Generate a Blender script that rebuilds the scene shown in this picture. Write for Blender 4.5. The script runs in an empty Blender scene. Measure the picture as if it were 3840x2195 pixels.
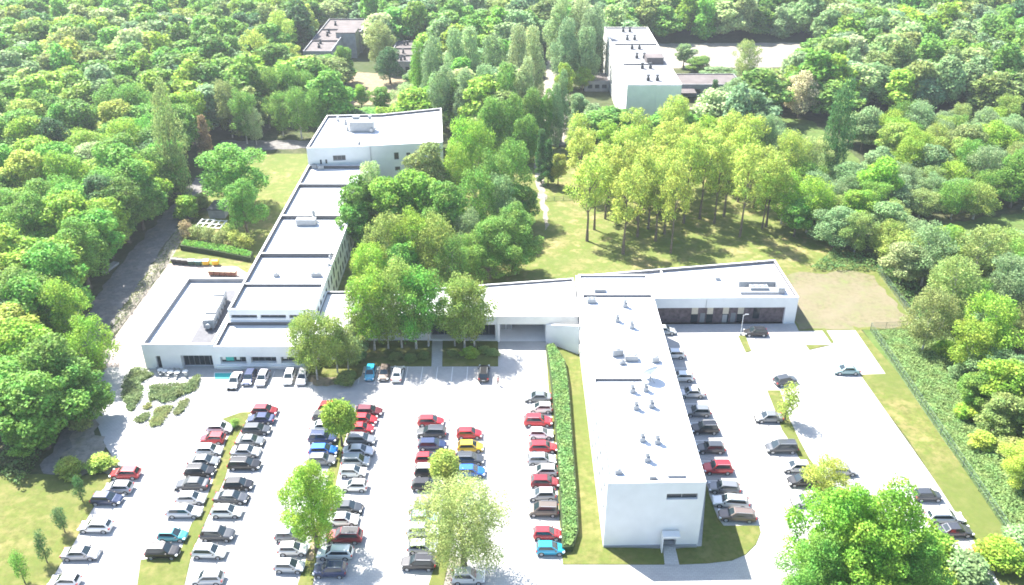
import bpy, bmesh, math, random
import numpy as np
from mathutils import Vector, Matrix
R = math.radians
C = bpy.context.scene.collection
SC = bpy.context.scene
rng = random.Random(7)

# ---------------------------------------------------------------- camera
HCAM, FPX, TH = 86.0, 3305.0, R(29.2)
cam = bpy.data.cameras.new("camera"); co = bpy.data.objects.new("camera", cam); C.objects.link(co)
co.location = (0, 0, HCAM); co.rotation_euler = (R(90) - TH, 0, 0)
cam.lens = 36 * FPX / 3840; cam.sensor_width = 36; cam.sensor_fit = 'HORIZONTAL'; cam.clip_end = 4000; cam.clip_start = 1
SC.camera = co

# ---------------------------------------------------------------- world, sun, exposure
SUN_EL, SUN_AZ = R(53), R(-45)          # sun stands beyond the scene, to the left
w = bpy.data.worlds.new("World"); SC.world = w; w.use_nodes = True
nt = w.node_tree; bg = nt.nodes['Background']
sky = nt.nodes.new('ShaderNodeTexSky'); sky.sky_type = 'NISHITA'; sky.sun_disc = False
sky.sun_elevation = SUN_EL; sky.sun_rotation = SUN_AZ; sky.air_density = 1.0; sky.dust_density = 1.0
nt.links.new(sky.outputs[0], bg.inputs[0]); bg.inputs[1].default_value = 0.105
sl = bpy.data.lights.new("sun", 'SUN'); sl.energy = 5.0; sl.angle = R(0.53); sl.color = (1.0, 0.955, 0.88)
so = bpy.data.objects.new("sun", sl); C.objects.link(so)
sv = Vector((math.sin(SUN_AZ) * math.cos(SUN_EL), math.cos(SUN_AZ) * math.cos(SUN_EL), math.sin(SUN_EL)))
so.rotation_euler = (-sv).to_track_quat('-Z', 'Y').to_euler(); so.location = (-100, 100, 200)
SC.view_settings.view_transform = 'Standard'; SC.view_settings.look = 'None'
SC.view_settings.exposure = 1.95; SC.view_settings.gamma = 1
SC.render.engine = 'CYCLES'
SC.cycles.max_bounces = 7; SC.cycles.diffuse_bounces = 4; SC.cycles.transmission_bounces = 4; SC.cycles.volume_bounces = 0
SC.cycles.use_denoising = True; SC.cycles.filter_width = 1.75

# ---------------------------------------------------------------- map helpers: survey sheet (2547 wide) -> metres
K = 3840 / 2547.
def U(x, y, z=0.0):
    u = (x * K - 1920) / FPX; v = (y * K - 1097.5) / FPX
    dy = math.cos(TH) - v * math.sin(TH); dz = -math.sin(TH) - v * math.cos(TH)
    k = (z - HCAM) / dz
    return (u * k, dy * k)
def V(x, y, Y):
    u = (x * K - 1920) / FPX; v = (y * K - 1097.5) / FPX
    dy = math.cos(TH) - v * math.sin(TH); dz = -math.sin(TH) - v * math.cos(TH)
    k = Y / dy
    return (u * k, HCAM + dz * k)
def UP(pts, z=0.0): return [U(a, b, z) for a, b in pts]

# ---------------------------------------------------------------- materials
MATS = {}
def nmat(name):
    m = bpy.data.materials.new(name); m.use_nodes = True; MATS[name] = m
    return m, m.node_tree, m.node_tree.nodes['Principled BSDF']
def plain(name, col, rough=0.6, metal=0.0, spec=0.4, var=0.0, scale=2.0, detail=5, bump=0.0):
    m, t, b = nmat(name)
    b.inputs['Base Color'].default_value = (*col, 1); b.inputs['Roughness'].default_value = rough
    b.inputs['Metallic'].default_value = metal; b.inputs['Specular IOR Level'].default_value = spec
    if var > 0:
        g = t.nodes.new('ShaderNodeNewGeometry'); n = t.nodes.new('ShaderNodeTexNoise')
        n.inputs['Scale'].default_value = scale; n.inputs['Detail'].default_value = detail
        t.links.new(g.outputs['Position'], n.inputs['Vector'])
        r = t.nodes.new('ShaderNodeValToRGB')
        r.color_ramp.elements[0].position = .3; r.color_ramp.elements[1].position = .72
        r.color_ramp.elements[0].color = tuple(c * (1 - var) for c in col) + (1,)
        r.color_ramp.elements[1].color = tuple(min(.9, c * (1 + var)) for c in col) + (1,)
        t.links.new(n.outputs['Fac'], r.inputs[0]); t.links.new(r.outputs[0], b.inputs['Base Color'])
    return m
def ground_mat(name, cols, scales, rough=0.95):
    """cols: 3 colours mixed by two noises"""
    m, t, b = nmat(name); b.inputs['Roughness'].default_value = rough; b.inputs['Specular IOR Level'].default_value = .15
    g = t.nodes.new('ShaderNodeNewGeometry')
    def ns(s, lo, hi, d=6):
        n = t.nodes.new('ShaderNodeTexNoise'); n.inputs['Scale'].default_value = s; n.inputs['Detail'].default_value = d
        n.inputs['Roughness'].default_value = .65
        t.links.new(g.outputs['Position'], n.inputs['Vector'])
        r = t.nodes.new('ShaderNodeMapRange'); r.inputs[1].default_value = lo; r.inputs[2].default_value = hi
        t.links.new(n.outputs['Fac'], r.inputs[0]); return r.outputs[0]
    def mix(f, a, bb):
        x = t.nodes.new('ShaderNodeMix'); x.data_type = 'RGBA'
        t.links.new(f, x.inputs[0])
        for sock, v in ((x.inputs[6], a), (x.inputs[7], bb)):
            if isinstance(v, tuple): sock.default_value = (*v, 1)
            else: t.links.new(v, sock)
        return x.outputs[2]
    c = mix(ns(scales[0], .38, .62), cols[0], cols[1])
    c = mix(ns(scales[1], .48, .68), c, cols[2])
    c = mix(ns(1.1, .46, .64, 4), c, tuple(q * .70 for q in cols[1]))
    c = mix(ns(.45, .50, .70, 5), c, tuple(min(.6, q * 1.22) for q in cols[2 if len(cols) > 3 else 1]))
    if len(cols) > 3:
        c = mix(ns(scales[2], .35, .75, 2), c, cols[3])
    t.links.new(c, b.inputs['Base Color'])
    return m
def tint_socket(t):
    a = t.nodes.new('ShaderNodeAttribute'); a.attribute_type = 'INSTANCER'; a.attribute_name = 'tint'
    return a.outputs['Color']
def leaf_mat():
    m, t, b = nmat('leaf')
    g = t.nodes.new('ShaderNodeNewGeometry')
    hv = t.nodes.new('ShaderNodeHueSaturation')
    r1 = t.nodes.new('ShaderNodeMapRange'); r1.inputs[3].default_value = .50; r1.inputs[4].default_value = 1.52
    t.links.new(g.outputs['Random Per Island'], r1.inputs[0]); t.links.new(r1.outputs[0], hv.inputs['Value'])
    n = t.nodes.new('ShaderNodeTexNoise'); n.inputs['Scale'].default_value = .55; n.inputs['Detail'].default_value = 2
    t.links.new(g.outputs['Position'], n.inputs['Vector'])
    r2 = t.nodes.new('ShaderNodeMapRange'); r2.inputs[1].default_value = .3; r2.inputs[2].default_value = .7
    r2.inputs[3].default_value = .475; r2.inputs[4].default_value = .525
    t.links.new(n.outputs['Fac'], r2.inputs[0]); t.links.new(r2.outputs[0], hv.inputs['Hue'])
    t.links.new(tint_socket(t), hv.inputs['Color'])
    t.links.new(hv.outputs[0], b.inputs['Base Color'])
    b.inputs['Roughness'].default_value = .6; b.inputs['Specular IOR Level'].default_value = .1
    tr = t.nodes.new('ShaderNodeBsdfTranslucent')
    sc_ = t.nodes.new('ShaderNodeMix'); sc_.data_type = 'RGBA'; sc_.inputs[0].default_value = .12; sc_.inputs[7].default_value = (0, 0, 0, 1)
    t.links.new(hv.outputs[0], sc_.inputs[6]); t.links.new(sc_.outputs[2], tr.inputs['Color'])
    mx = t.nodes.new('ShaderNodeAddShader')                 # leaves pass about as much light as they reflect
    t.links.new(b.outputs[0], mx.inputs[0]); t.links.new(tr.outputs[0], mx.inputs[1])
    t.links.new(mx.outputs[0], t.nodes['Material Output'].inputs['Surface'])
    return m
LEAF = leaf_mat()
BARK = plain('bark', (.13, .105, .08), .9, var=.35, scale=3)
BIRCHBARK = plain('birch_bark', (.42, .40, .36), .85, var=.45, scale=2.5)
def paint_mat():
    m, t, b = nmat('car_paint')
    a = t.nodes.new('ShaderNodeAttribute'); a.attribute_type = 'OBJECT'; a.attribute_name = 'tint'
    t.links.new(a.outputs['Color'], b.inputs['Base Color'])
    b.inputs['Roughness'].default_value = .38; b.inputs['Metallic'].default_value = .25; b.inputs['Specular IOR Level'].default_value = .5
    b.inputs['Coat Weight'].default_value = .8; b.inputs['Coat Roughness'].default_value = .06
    return m
PAINT = paint_mat()
GLASS = plain('car_glass', (.018, .03, .036), .06, spec=.7)
TYRE = plain('tyre', (.025, .025, .027), .85)
RIM = plain('rim', (.5, .51, .53), .35, .7)
LAMP = plain('lamp_glass', (.75, .78, .8), .15, spec=.6)
TAIL = plain('tail_lamp', (.35, .015, .015), .25, spec=.6)
TRIM = plain('black_trim', (.03, .03, .033), .55)
PLATE = plain('plate', (.7, .7, .68), .5)
WHITE = plain('white_render', (.66, .67, .675), .8, var=.05, scale=.5)
SIDEW = plain('cream_render', (.66, .655, .62), .8, var=.06, scale=.5)
ROOF = plain('roof_membrane', (.52, .53, .54), .75, var=.08, scale=.35)
ROOFG = plain('roof_felt', (.19, .193, .205), .85, var=.12, scale=.6)
WALK = plain('roof_walkway', (.125, .125, .135), .9, var=.15)
FELT = plain('old_roof_felt', (.125, .108, .106), .9, var=.22, scale=.4)
PANE = plain('window_pane', (.018, .028, .036), .1, spec=.35)
FRAME = plain('window_frame', (.16, .175, .19), .5)
WFRAME = plain('white_frame', (.6, .62, .64), .5)
CONC = plain('concrete', (.26, .265, .275), .9, var=.18, scale=.8)
BRICK = plain('brown_brick', (.105, .082, .09), .9, var=.45, scale=1.6, detail=8)
BEIGE = plain('beige_panel', (.5, .45, .36), .8, var=.1)
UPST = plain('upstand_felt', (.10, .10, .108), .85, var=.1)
STEEL = plain('galvanised', (.30, .315, .33), .5, .2, var=.1)
GREYM = plain('grey_metal', (.28, .3, .32), .5, .3)
DARK = plain('dark_metal', (.05, .055, .06), .6)
TEAL = plain('teal_panel', (.04, .42, .36), .6)
WOOD = plain('brown_wood', (.16, .085, .06), .8, var=.25)

# ---------------------------------------------------------------- mesh helpers
class MB:
    def __init__(s): s.v = []; s.f = []; s.m = []
    def quad(s, a, b, c, d, m=0):
        i = len(s.v); s.v += [a, b, c, d]; s.f.append((i, i + 1, i + 2, i + 3)); s.m.append(m)
    def poly(s, pts, z, m=0):
        i = len(s.v); s.v += [(p[0], p[1], z) for p in pts]; s.f.append(tuple(range(i, i + len(pts)))); s.m.append(m)
    def box(s, x0, x1, y0, y1, z0, z1, m=0, rot=0, piv=None):
        P = [(x0, y0), (x1, y0), (x1, y1), (x0, y1)]
        if rot:
            px, py = piv or ((x0 + x1) / 2, (y0 + y1) / 2); c, sn = math.cos(rot), math.sin(rot)
            P = [(px + (a - px) * c - (b - py) * sn, py + (a - px) * sn + (b - py) * c) for a, b in P]
        s.prism(P, z0, z1, m)
    def prism(s, pts, z0, z1, m=0, bottom=True, top=True):
        n = len(pts); i = len(s.v)
        s.v += [(p[0], p[1], z0) for p in pts] + [(p[0], p[1], z1) for p in pts]
        for k in range(n):
            j = (k + 1) % n; s.f.append((i + k, i + j, i + n + j, i + n + k)); s.m.append(m)
        if top: s.f.append(tuple(i + n + k for k in range(n))); s.m.append(m)
        if bottom: s.f.append(tuple(i + k for k in reversed(range(n)))); s.m.append(m)
    def tube(s, a, b, r0, r1=None, n=8, m=0, cap=True):
        r1 = r0 if r1 is None else r1
        a = Vector(a); b = Vector(b); d = (b - a).normalized()
        q = d.to_track_quat('Z', 'Y'); i = len(s.v)
        for c, r in ((a, r0), (b, r1)):
            for k in range(n):
                t = 2 * math.pi * k / n
                s.v.append(tuple(c + q @ Vector((math.cos(t) * r, math.sin(t) * r, 0))))
        for k in range(n):
            j = (k + 1) % n; s.f.append((i + k, i + j, i + n + j, i + n + k)); s.m.append(m)
        if cap:
            s.f.append(tuple(i + n + k for k in range(n))); s.m.append(m)
            s.f.append(tuple(i + k for k in reversed(range(n)))); s.m.append(m)
    def lathe(s, prof, cx=0, cy=0, n=14, m=0):
        i = len(s.v)
        for r, z in prof:
            for k in range(n):
                t = 2 * math.pi * k / n; s.v.append((cx + r * math.cos(t), cy + r * math.sin(t), z))
        for q in range(len(prof) - 1):
            for k in range(n):
                j = (k + 1) % n
                s.f.append((i + q * n + k, i + q * n + j, i + (q + 1) * n + j, i + (q + 1) * n + k)); s.m.append(m)
    def mesh(s, name, mats, smooth=False, weld=False, bevel=0):
        me = bpy.data.meshes.new(name); me.from_pydata(s.v, [], s.f)
        for x in mats: me.materials.append(x)
        me.polygons.foreach_set('material_index', s.m)
        if weld or bevel:
            bm = bmesh.new(); bm.from_mesh(me)
            bmesh.ops.remove_doubles(bm, verts=bm.verts, dist=1e-4)
            bmesh.ops.recalc_face_normals(bm, faces=bm.faces)
            if bevel:
                bmesh.ops.bevel(bm, geom=[e for e in bm.edges if e.is_manifold and e.calc_face_angle(0) > .3], offset=bevel, segments=2, affect='EDGES', profile=.6)
            bm.to_mesh(me); bm.free()
        if smooth: me.polygons.foreach_set('use_smooth', [True] * len(me.polygons))
        me.update(); return me
    def obj(s, name, mats, parent=None, loc=None, **k):
        if not isinstance(mats, (list, tuple)): mats = [mats]
        return link(name, s.mesh(name, mats, **k), parent, loc)
def link(name, me, parent=None, loc=None, rz=0):
    o = bpy.data.objects.new(name, me); C.objects.link(o)
    if parent: o.parent = parent
    if loc: o.location = loc
    if rz: o.rotation_euler = (0, 0, rz)
    return o
def tag(o, label, cat, group=None):
    o['label'] = label; o['category'] = cat
    if group: o['group'] = group
    return o
def thing(name, label, cat, loc=(0, 0, 0), rz=0, group=None):
    return tag(link(name, None, None, loc, rz), label, cat, group)
def struct(name, pts, z, mat, thick=0):
    mb = MB()
    if thick: mb.prism(pts, z - thick, z, bottom=False)
    else: mb.poly(pts, z)
    o = mb.obj(name, mat); o['kind'] = 'structure'
    return o
def copy_tree(o, parent=None):
    c = o.copy(); C.objects.link(c); c.parent = parent
    for ch in [x for x in o.children]: copy_tree(ch, c)
    return c

# ---------------------------------------------------------------- ground
def rough(pts, amp=.5, step=1.6, seed=1):
    g = random.Random(seed); out = []
    for i in range(len(pts)):
        a, b = Vector(pts[i]), Vector(pts[(i + 1) % len(pts)]); n = max(1, int((b - a).length / step)); d = (b - a).normalized() if (b - a).length else Vector((1, 0))
        for k in range(n):
            q = a.lerp(b, k / n); e = g.uniform(-amp, amp) * (1 if k else .4); out.append((q.x - d.y * e, q.y + d.x * e))
    return out
G_FOREST = ground_mat('forest_floor', [(.045, .06, .022), (.07, .075, .035), (.11, .10, .06), (.05, .075, .025)], [.5, .25, .03])
G_LAWN = ground_mat('lawn_grass', [(.095, .130, .026), (.135, .145, .040), (.185, .155, .066), (.088, .115, .028)], [1.6, .22, .05])
G_PARK = ground_mat('park_grass', [(.10, .145, .030), (.145, .16, .042), (.25, .19, .10), (.10, .135, .034)], [1.1, .16, .05])
G_STRAW = ground_mat('straw_field', [(.160, .138, .085), (.150, .140, .075), (.105, .130, .045), (.185, .158, .112)], [1.1, .22, .07])
G_MEADOW = ground_mat('meadow_soil', [(.075, .12, .030), (.09, .14, .036), (.11, .135, .045)], [1.2, .3])
G_SOIL = ground_mat('bare_soil', [(.30, .23, .16), (.22, .18, .12), (.17, .17, .07)], [2., .5])
G_SAND = ground_mat('sandy_ground', [(.30, .27, .225), (.25, .23, .20), (.19, .18, .12)], [1.5, .35])
G_ROAD = ground_mat('old_asphalt', [(.13, .128, .128), (.18, .172, .165), (.24, .215, .185)], [2.5, .35])
def paving(name, a, b, mortar, sc):
    m, t, bs = nmat(name); bs.inputs['Roughness'].default_value = .85; bs.inputs['Specular IOR Level'].default_value = .25
    g = t.nodes.new('ShaderNodeNewGeometry')
    br = t.nodes.new('ShaderNodeTexBrick'); br.inputs['Scale'].default_value = sc
    br.inputs['Color1'].default_value = (*a, 1); br.inputs['Color2'].default_value = (*b, 1); br.inputs['Mortar'].default_value = (*mortar, 1)
    br.inputs['Mortar Size'].default_value = .018
    t.links.new(g.outputs['Position'], br.inputs['Vector'])
    n = t.nodes.new('ShaderNodeTexNoise'); n.inputs['Scale'].default_value = .12; n.inputs['Detail'].default_value = 7
    t.links.new(g.outputs['Position'], n.inputs['Vector'])
    mr = t.nodes.new('ShaderNodeMapRange'); mr.inputs[1].default_value = .3; mr.inputs[2].default_value = .7
    mr.inputs[3].default_value = .84; mr.inputs[4].default_value = 1.1; t.links.new(n.outputs['Fac'], mr.inputs[0])
    hv = t.nodes.new('ShaderNodeHueSaturation'); t.links.new(mr.outputs[0], hv.inputs['Value']); t.links.new(br.outputs['Color'], hv.inputs['Color'])
    t.links.new(hv.outputs[0], bs.inputs['Base Color'])
    return m
G_PAVE = paving('car_park_pavers', (.385, .38, .375), (.43, .425, .415), (.30, .295, .285), .9)
G_YARD = paving('yard_pavers', (.37, .315, .28), (.44, .38, .34), (.29, .25, .22), .5)
G_PATH = paving('path_slabs', (.40, .40, .39), (.46, .46, .45), (.3, .3, .3), .8)
MARK = plain('white_marking', (.75, .75, .74), .7)
TEALM = plain('turquoise_marking', (.03, .42, .40), .7)

struct('ground', [(-900, -250), (900, -250), (900, 1400), (-900, 1400)], 0, G_FOREST)
struct('car_park', UP([(352, 905), (262, 903), (222, 975), (228, 1020), (262, 1110), (300, 1165), (228, 1270), (185, 1348), (120, 1456), (-20, 1700), (2640, 1700), (2470, 1420), (2324, 1194), (2140, 933), (2203, 930), (2120, 811), (2030, 812), (1985, 812)]) + [(53.2, 142.5), (-62, 142.5)], .02, G_PAVE)
struct('yard', [(-72.9, 127.2), (-63.5, 127.2), (-62, 150), (-51, 152), (-51, 158), (-58, 165), (-72.9, 166.5)], .03, G_YARD)
struct('road', rough([(-82.5, 215), (-83, 180), (-82.5, 150), (-78, 133), (-73.5, 121), (-72.5, 117), (-69.5, 117.5), (-70.5, 127), (-73, 129), (-75, 145), (-76.5, 170), (-77.5, 190), (-79, 216)], .55), .025, G_ROAD)
struct('cross_road', rough([(-84, 235), (-84, 244), (-50, 244), (-50, 238)], .55), .025, G_ROAD)
struct('road_verge', rough([(-73, 129), (-75, 145), (-76.5, 170), (-77.5, 190), (-73.5, 192), (-73, 167)], .55), .03, G_SAND)
struct('left_lawn', UP([(100, 1180), (180, 1186), (272, 1180), (292, 1170), (275, 1195), (226, 1274), (185, 1350), (118, 1456), (-30, 1700), (-400, 1700), (-200, 1190)]), .05, G_LAWN, .05)
struct('sandy_corner', rough(UP([(145, 1090), (205, 1040), (232, 1040), (262, 1110), (298, 1163), (270, 1178), (180, 1185), (140, 1160)]), .8, 1.2), .04, G_SAND)
struct('gravel_track', rough(UP([(100, 1172), (150, 1085), (215, 1000), (236, 1020), (200, 1065), (152, 1140), (165, 1183), (105, 1180)]), .8, 1.2), .045, G_ROAD)
for nm, pts in (
    ('grass_strip', [(553, 1043), (598, 1027), (624, 1026), (611, 1053), (598, 1073), (586, 1100), (573, 1137), (561, 1187), (489, 1348), (474, 1391), (460, 1453), (400, 1620), (290, 1620), (342, 1453), (350, 1394), (445, 1382), (476, 1304), (500, 1278), (533, 1187), (541, 1164), (553, 1131), (562, 1097), (579, 1073), (577, 1057)]),
    ('grass_strip', [(838, 1016), (878, 1018), (868, 1060), (853, 1110), (846, 1155), (836, 1200), (812, 1290), (788, 1380), (778, 1456), (740, 1620), (690, 1620), (740, 1456), (765, 1380), (795, 1280), (815, 1200), (826, 1110), (832, 1050)]),
    ('grass_strip', [(1119, 1118), (1133, 1122), (1137, 1190), (1130, 1300), (1116, 1400), (1100, 1470), (1090, 1620), (1030, 1620), (1066, 1456), (1084, 1400), (1092, 1330), (1108, 1200)]),
    ('tower_lawn', [(1357, 861), (1440, 868), (1500, 1362), (1649, 1366), (1653, 1405), (1400, 1405), (1392, 1300), (1385, 1180), (1372, 1040), (1364, 960)]),
    ('tower_lawn', [(1680, 1366), (1745, 1360), (1757, 1203), (1764, 1232), (1785, 1290), (1800, 1309), (1888, 1309), (1892, 1325), (1880, 1355), (1855, 1380), (1820, 1395), (1760, 1402), (1690, 1405)]),
    ('front_lawn', [(765, 868), (905, 850), (1075, 846), (1073, 912), (905, 912), (899, 936), (870, 957), (806, 957), (768, 935)]),
    ('front_lawn', [(1101, 846), (1239, 847), (1239, 912), (1100, 912)]),
    ('grass_island', [(1836, 836), (1854, 836), (1869, 874), (1855, 878)]),
    ('grass_island', [(2042, 818), (2052, 818), (2074, 852), (2068, 855)]),
    ('grass_island', [(2004, 859), (2066, 859), (2013, 871.5)]),
    ('grass_island', [(1908, 972), (1940, 972), (1962, 1040), (1988, 1095), (2012, 1140), (2042, 1180), (2082, 1240), (2120, 1310), (2090, 1310), (2040, 1232), (2006, 1176), (1975, 1115), (1945, 1070), (1927, 1020)]),
    ('fence_lawn', [(2140, 933), (2203, 931), (2120, 811), (2138, 818), (2233, 929), (2317, 1052), (2415, 1194), (2480, 1290), (2640, 1500), (2560, 1620), (2470, 1420), (2324, 1194), (2258, 1093), (2206, 1027)])):
    struct(nm, UP(pts), .10, G_LAWN, .10)
struct('bare_patch', rough(UP([(768, 935), (806, 940), (870, 940), (862, 957), (800, 962), (765, 952)]), .4, .7), .115, G_SOIL)
struct('bare_patch', rough(UP([(1104, 1392), (1120, 1380), (1150, 1395), (1165, 1430), (1130, 1470), (1098, 1470)]), .4, .7), .04, G_SAND)
struct('bare_patch', rough(UP([(769, 1350), (786, 1350), (780, 1395), (764, 1395)]), .4, .7), .115, G_SOIL)
struct('entrance_path', UP([(1075, 843), (1101, 843), (1100, 914), (1074, 914)]), .085, G_PATH)
struct('door_path', UP([(1649, 1362), (1680, 1362), (1689, 1406), (1652, 1406)]), .085, G_PATH)
struct('park_lawn', [(-28, 146), (-22, 146), (12, 152), (53, 158), (54, 163), (78, 163), (66, 190), (66, 240), (-17, 240), (-17, 210), (-35, 207), (-35, 146)], .05, G_PARK)
struct('garden_lawn', [(-72.9, 166.5), (-58, 165), (-51, 158), (-51, 206), (-51, 233), (-70, 233), (-76, 200)], .05, G_PARK)
struct('dry_field', rough([(53.4, 139.6), (58, 139.9), (63, 139.7), (67, 140.6), (71, 140.3), (75.5, 141.2), (74.6, 146), (75.4, 151), (74.2, 157), (75, 161), (70, 163.4), (65, 161.6), (60, 162.6), (56, 160.2), (54.4, 157), (54.0, 150)], .55), .065, G_STRAW)
struct('field_margin', [(53.2, 139.2), (76.2, 139.9), (77, 166), (53.6, 164.5)], .058, G_LAWN)
struct('meadow', [(66.5, 70), (84, 70), (84, 139), (75.6, 140.2), (65.2, 139.6)], .04, G_MEADOW)
struct('sand_path', rough(UP([(1330, 395), (1350, 395), (1352, 450), (1358, 500), (1368, 560), (1355, 575), (1346, 520), (1336, 470)]), .55), .07, G_SAND)
struct('back_street', rough([(9, 238), (15, 238), (19, 300), (22, 345), (14, 345), (11, 300)], .55), .05, G_SAND)
struct('far_lot', rough([(52, 322), (118, 325), (122, 362), (58, 360)], .55), .05, G_SAND)
struct('meadow_clearing', rough([(74, 205), (96, 215), (92, 262), (78, 268), (70, 235)], .55), .05, G_MEADOW)
struct('meadow_clearing', rough([(86, 170), (112, 174), (128, 184), (126, 194), (104, 188), (86, 182)], .8), .05, G_MEADOW)
struct('ruin_yard', rough([(-60, 276), (-36, 280), (-33, 312), (-58, 318)], .55), .05, G_SOIL)
struct('terrace', UP([(362, 918), (375, 912), (540, 912), (540, 922), (500, 935), (470, 958), (345, 958), (383, 935)]), .06, G_PATH)
HAZE = 0.00018
# ---------------------------------------------------------------- buildings
def inset(poly, d):
    n = len(poly); out = []
    for i in range(n):
        a, b, c = Vector(poly[i - 1]), Vector(poly[i]), Vector(poly[(i + 1) % n])
        e1 = (b - a).normalized(); e2 = (c - b).normalized()
        n1 = Vector((-e1.y, e1.x)); n2 = Vector((-e2.y, e2.x))
        k = 1 + n1.dot(n2)
        out.append(tuple(b + (n1 + n2) * (d / k)))
    return out
def facade(mb, p0, p1, z0, z1, holes):
    """outer wall face with real openings; holes (u0,u1,za,zb,depth)"""
    p0 = Vector((*p0, 0)); p1 = Vector((*p1, 0)); L = (p1 - p0).length; d = (p1 - p0) / L; nn = Vector((d.y, -d.x, 0))
    P = lambda u, z, dep=0: tuple(p0 + d * u - nn * dep + Vector((0, 0, z)))
    us = sorted({0, L, *[h[0] for h in holes], *[h[1] for h in holes]}); zs = sorted({z0, z1, *[h[2] for h in holes], *[h[3] for h in holes]})
    for i in range(len(us) - 1):
        for j in range(len(zs) - 1):
            uc = (us[i] + us[i + 1]) / 2; zc = (zs[j] + zs[j + 1]) / 2
            if any(h[0] < uc < h[1] and h[2] < zc < h[3] for h in holes): continue
            mb.quad(P(us[i], zs[j]), P(us[i + 1], zs[j]), P(us[i + 1], zs[j + 1]), P(us[i], zs[j + 1]))
    for h in holes:
        a, b, lo, hi, dep = h[:5]
        mb.quad(P(a, lo), P(b, lo), P(b, lo, dep), P(a, lo, dep)); mb.quad(P(a, hi, dep), P(b, hi, dep), P(b, hi), P(a, hi))
        mb.quad(P(a, lo), P(a, lo, dep), P(a, hi, dep), P(a, hi)); mb.quad(P(b, lo, dep), P(b, lo), P(b, hi), P(b, hi, dep))
    return P, d, nn
def window(root, P, d, nn, h, nm=1, frame=FRAME, pane=PANE, name='window', nz=0, t=.07):
    a, b, lo, hi, dep = h[:5]
    if h[5:6] == ('wall',): return
    mb = MB()
    def bar(u0, u1, z0, z1):
        q = [P(u0, z0, dep - .06), P(u1, z0, dep - .06), P(u1, z1, dep - .06), P(u0, z1, dep - .06)]
        r = [P(u0, z0, dep + .05), P(u1, z0, dep + .05), P(u1, z1, dep + .05), P(u0, z1, dep + .05)]
        i = len(mb.v); mb.v += q + r
        for f in ((0, 1, 2, 3), (1, 0, 4, 5), (2, 1, 5, 6), (3, 2, 6, 7), (0, 3, 7, 4)):
            mb.f.append(tuple(i + k for k in f)); mb.m.append(0)
    bar(a, b, lo, lo + t); bar(a, b, hi - t, hi); bar(a, a + t, lo + t, hi - t); bar(b - t, b, lo + t, hi - t)
    for k in range(1, nm): u = a + (b - a) * k / nm; bar(u - t / 2, u + t / 2, lo + t, hi - t)
    for k in range(1, nz + 1):
        z = lo + (hi - lo) * k / (nz + 1)
        for q in range(nm):
            ua = a + (b - a) * q / nm + t * (1 if q == 0 else .5); ub = a + (b - a) * (q + 1) / nm - t * (1 if q == nm - 1 else .5)
            bar(ua, ub, z - t / 2, z + t / 2)
    f = mb.obj(name, frame, root)
    g = MB(); g.quad(P(a, lo, dep), P(b, lo, dep), P(b, hi, dep), P(a, hi, dep)); g.obj('pane', pane, f)
    return f
def building(name, label, poly, zr, zt, holes={}, wall=WHITE, roof=ROOF, par=.32, nms={}, wname={}, frame=FRAME, floor=0.0, pane=PANE, ups=UPST):
    root = thing(name, label, 'building', (0, 0, 0))
    mb = MB(); n = len(poly); info = {}
    for i in range(n):
        info[i] = facade(mb, poly[i], poly[(i + 1) % n], floor, zt, holes.get(i, []))
    inn = inset(poly, par)
    for i in range(n):
        j = (i + 1) % n
        mb.quad((*poly[i], zt), (*poly[j], zt), (*inn[j], zt), (*inn[i], zt))
        mb.quad((*inn[i], zt), (*inn[j], zt), (*inn[j], zr), (*inn[i], zr), 1)
    mb.obj('wall', [wall, ups], root)
    r = MB(); r.poly(inn, zr); r.obj('roof', roof, root)
    for i, hs in holes.items():
        P, d, nn = info[i]
        for k, h in enumerate(hs):
            window(root, P, d, nn, h, nms.get((i, k), nms.get(i, 1)), frame, pane, name=wname.get((i, k), 'window'))
    return root, info
def divider(root, x0, x1, y, z0, z1, t=.3, side=UPST):
    mb = MB(); mb.prism([(x0, y - t / 2), (x1, y - t / 2), (x1, y + t / 2), (x0, y + t / 2)], z0, z1 - .05, 1, top=False)
    mb.box(x0, x1, y - t / 2 - .02, y + t / 2 + .02, z1 - .05, z1)
    return mb.obj('parapet', [WHITE, side], root)
def rect(x0, x1, y0, y1): return [(x0, y0), (x1, y0), (x1, y1), (x0, y1)]

# white office tower, in front on the right
def hz(px0, py0, px1, py1, Y, x0, dep):          # opening read off two corners of a wall standing at Y
    a = V(px0, py0, Y); b = V(px1, py1, Y)
    return (a[0] - x0, b[0] - x0, b[1], a[1], dep)
s = lambda ox, oy, x, y, sc=3.64: ((ox + x / sc) / K, (oy + y / sc) / K)
c1 = s(2160, 1720, 1243, 487); c2 = s(2160, 1720, 1660, 565)
hA = {0: [hz(*c1, *c2, 85.15, 12, .35), hz(*s(2160, 1720, 1177, 1108), *s(2160, 1720, 1358, 1206), 85.15, 12, 1.0)],
      3: [], 1: []}
hA[0][1] = (hA[0][1][0], hA[0][1][1], 0.12, hA[0][1][3], 1.0)
for fl in range(3):
    for k in range(17):
        u = 1.6 + k * 3.2
        if fl == 0 and u > 43: continue
        hA[3].append((u + (fl % 2) * .4, u + 1.5 + (fl % 2) * .4, 1.0 + fl * 3.3, 2.7 + fl * 3.3, .14))
for fl in range(3):
    for k in range(14): hA[1].append((2 + k * 3.8, 4.2 + k * 3.8, 1.0 + fl * 3.3, 2.6 + fl * 3.3, .14))
office, iA = building('office_tower', 'long white flat-roofed office block with one slit window in its blank near wall', [(12, 85), (24.5, 85.3), (24.5, 141), (12, 141)], 10.55, 11.0, hA, par=.35, nms={(0, 0): 2, (0, 1): 2}, frame=GREYM, wname={(0, 1): 'door'}, ups=ROOFG)
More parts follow.
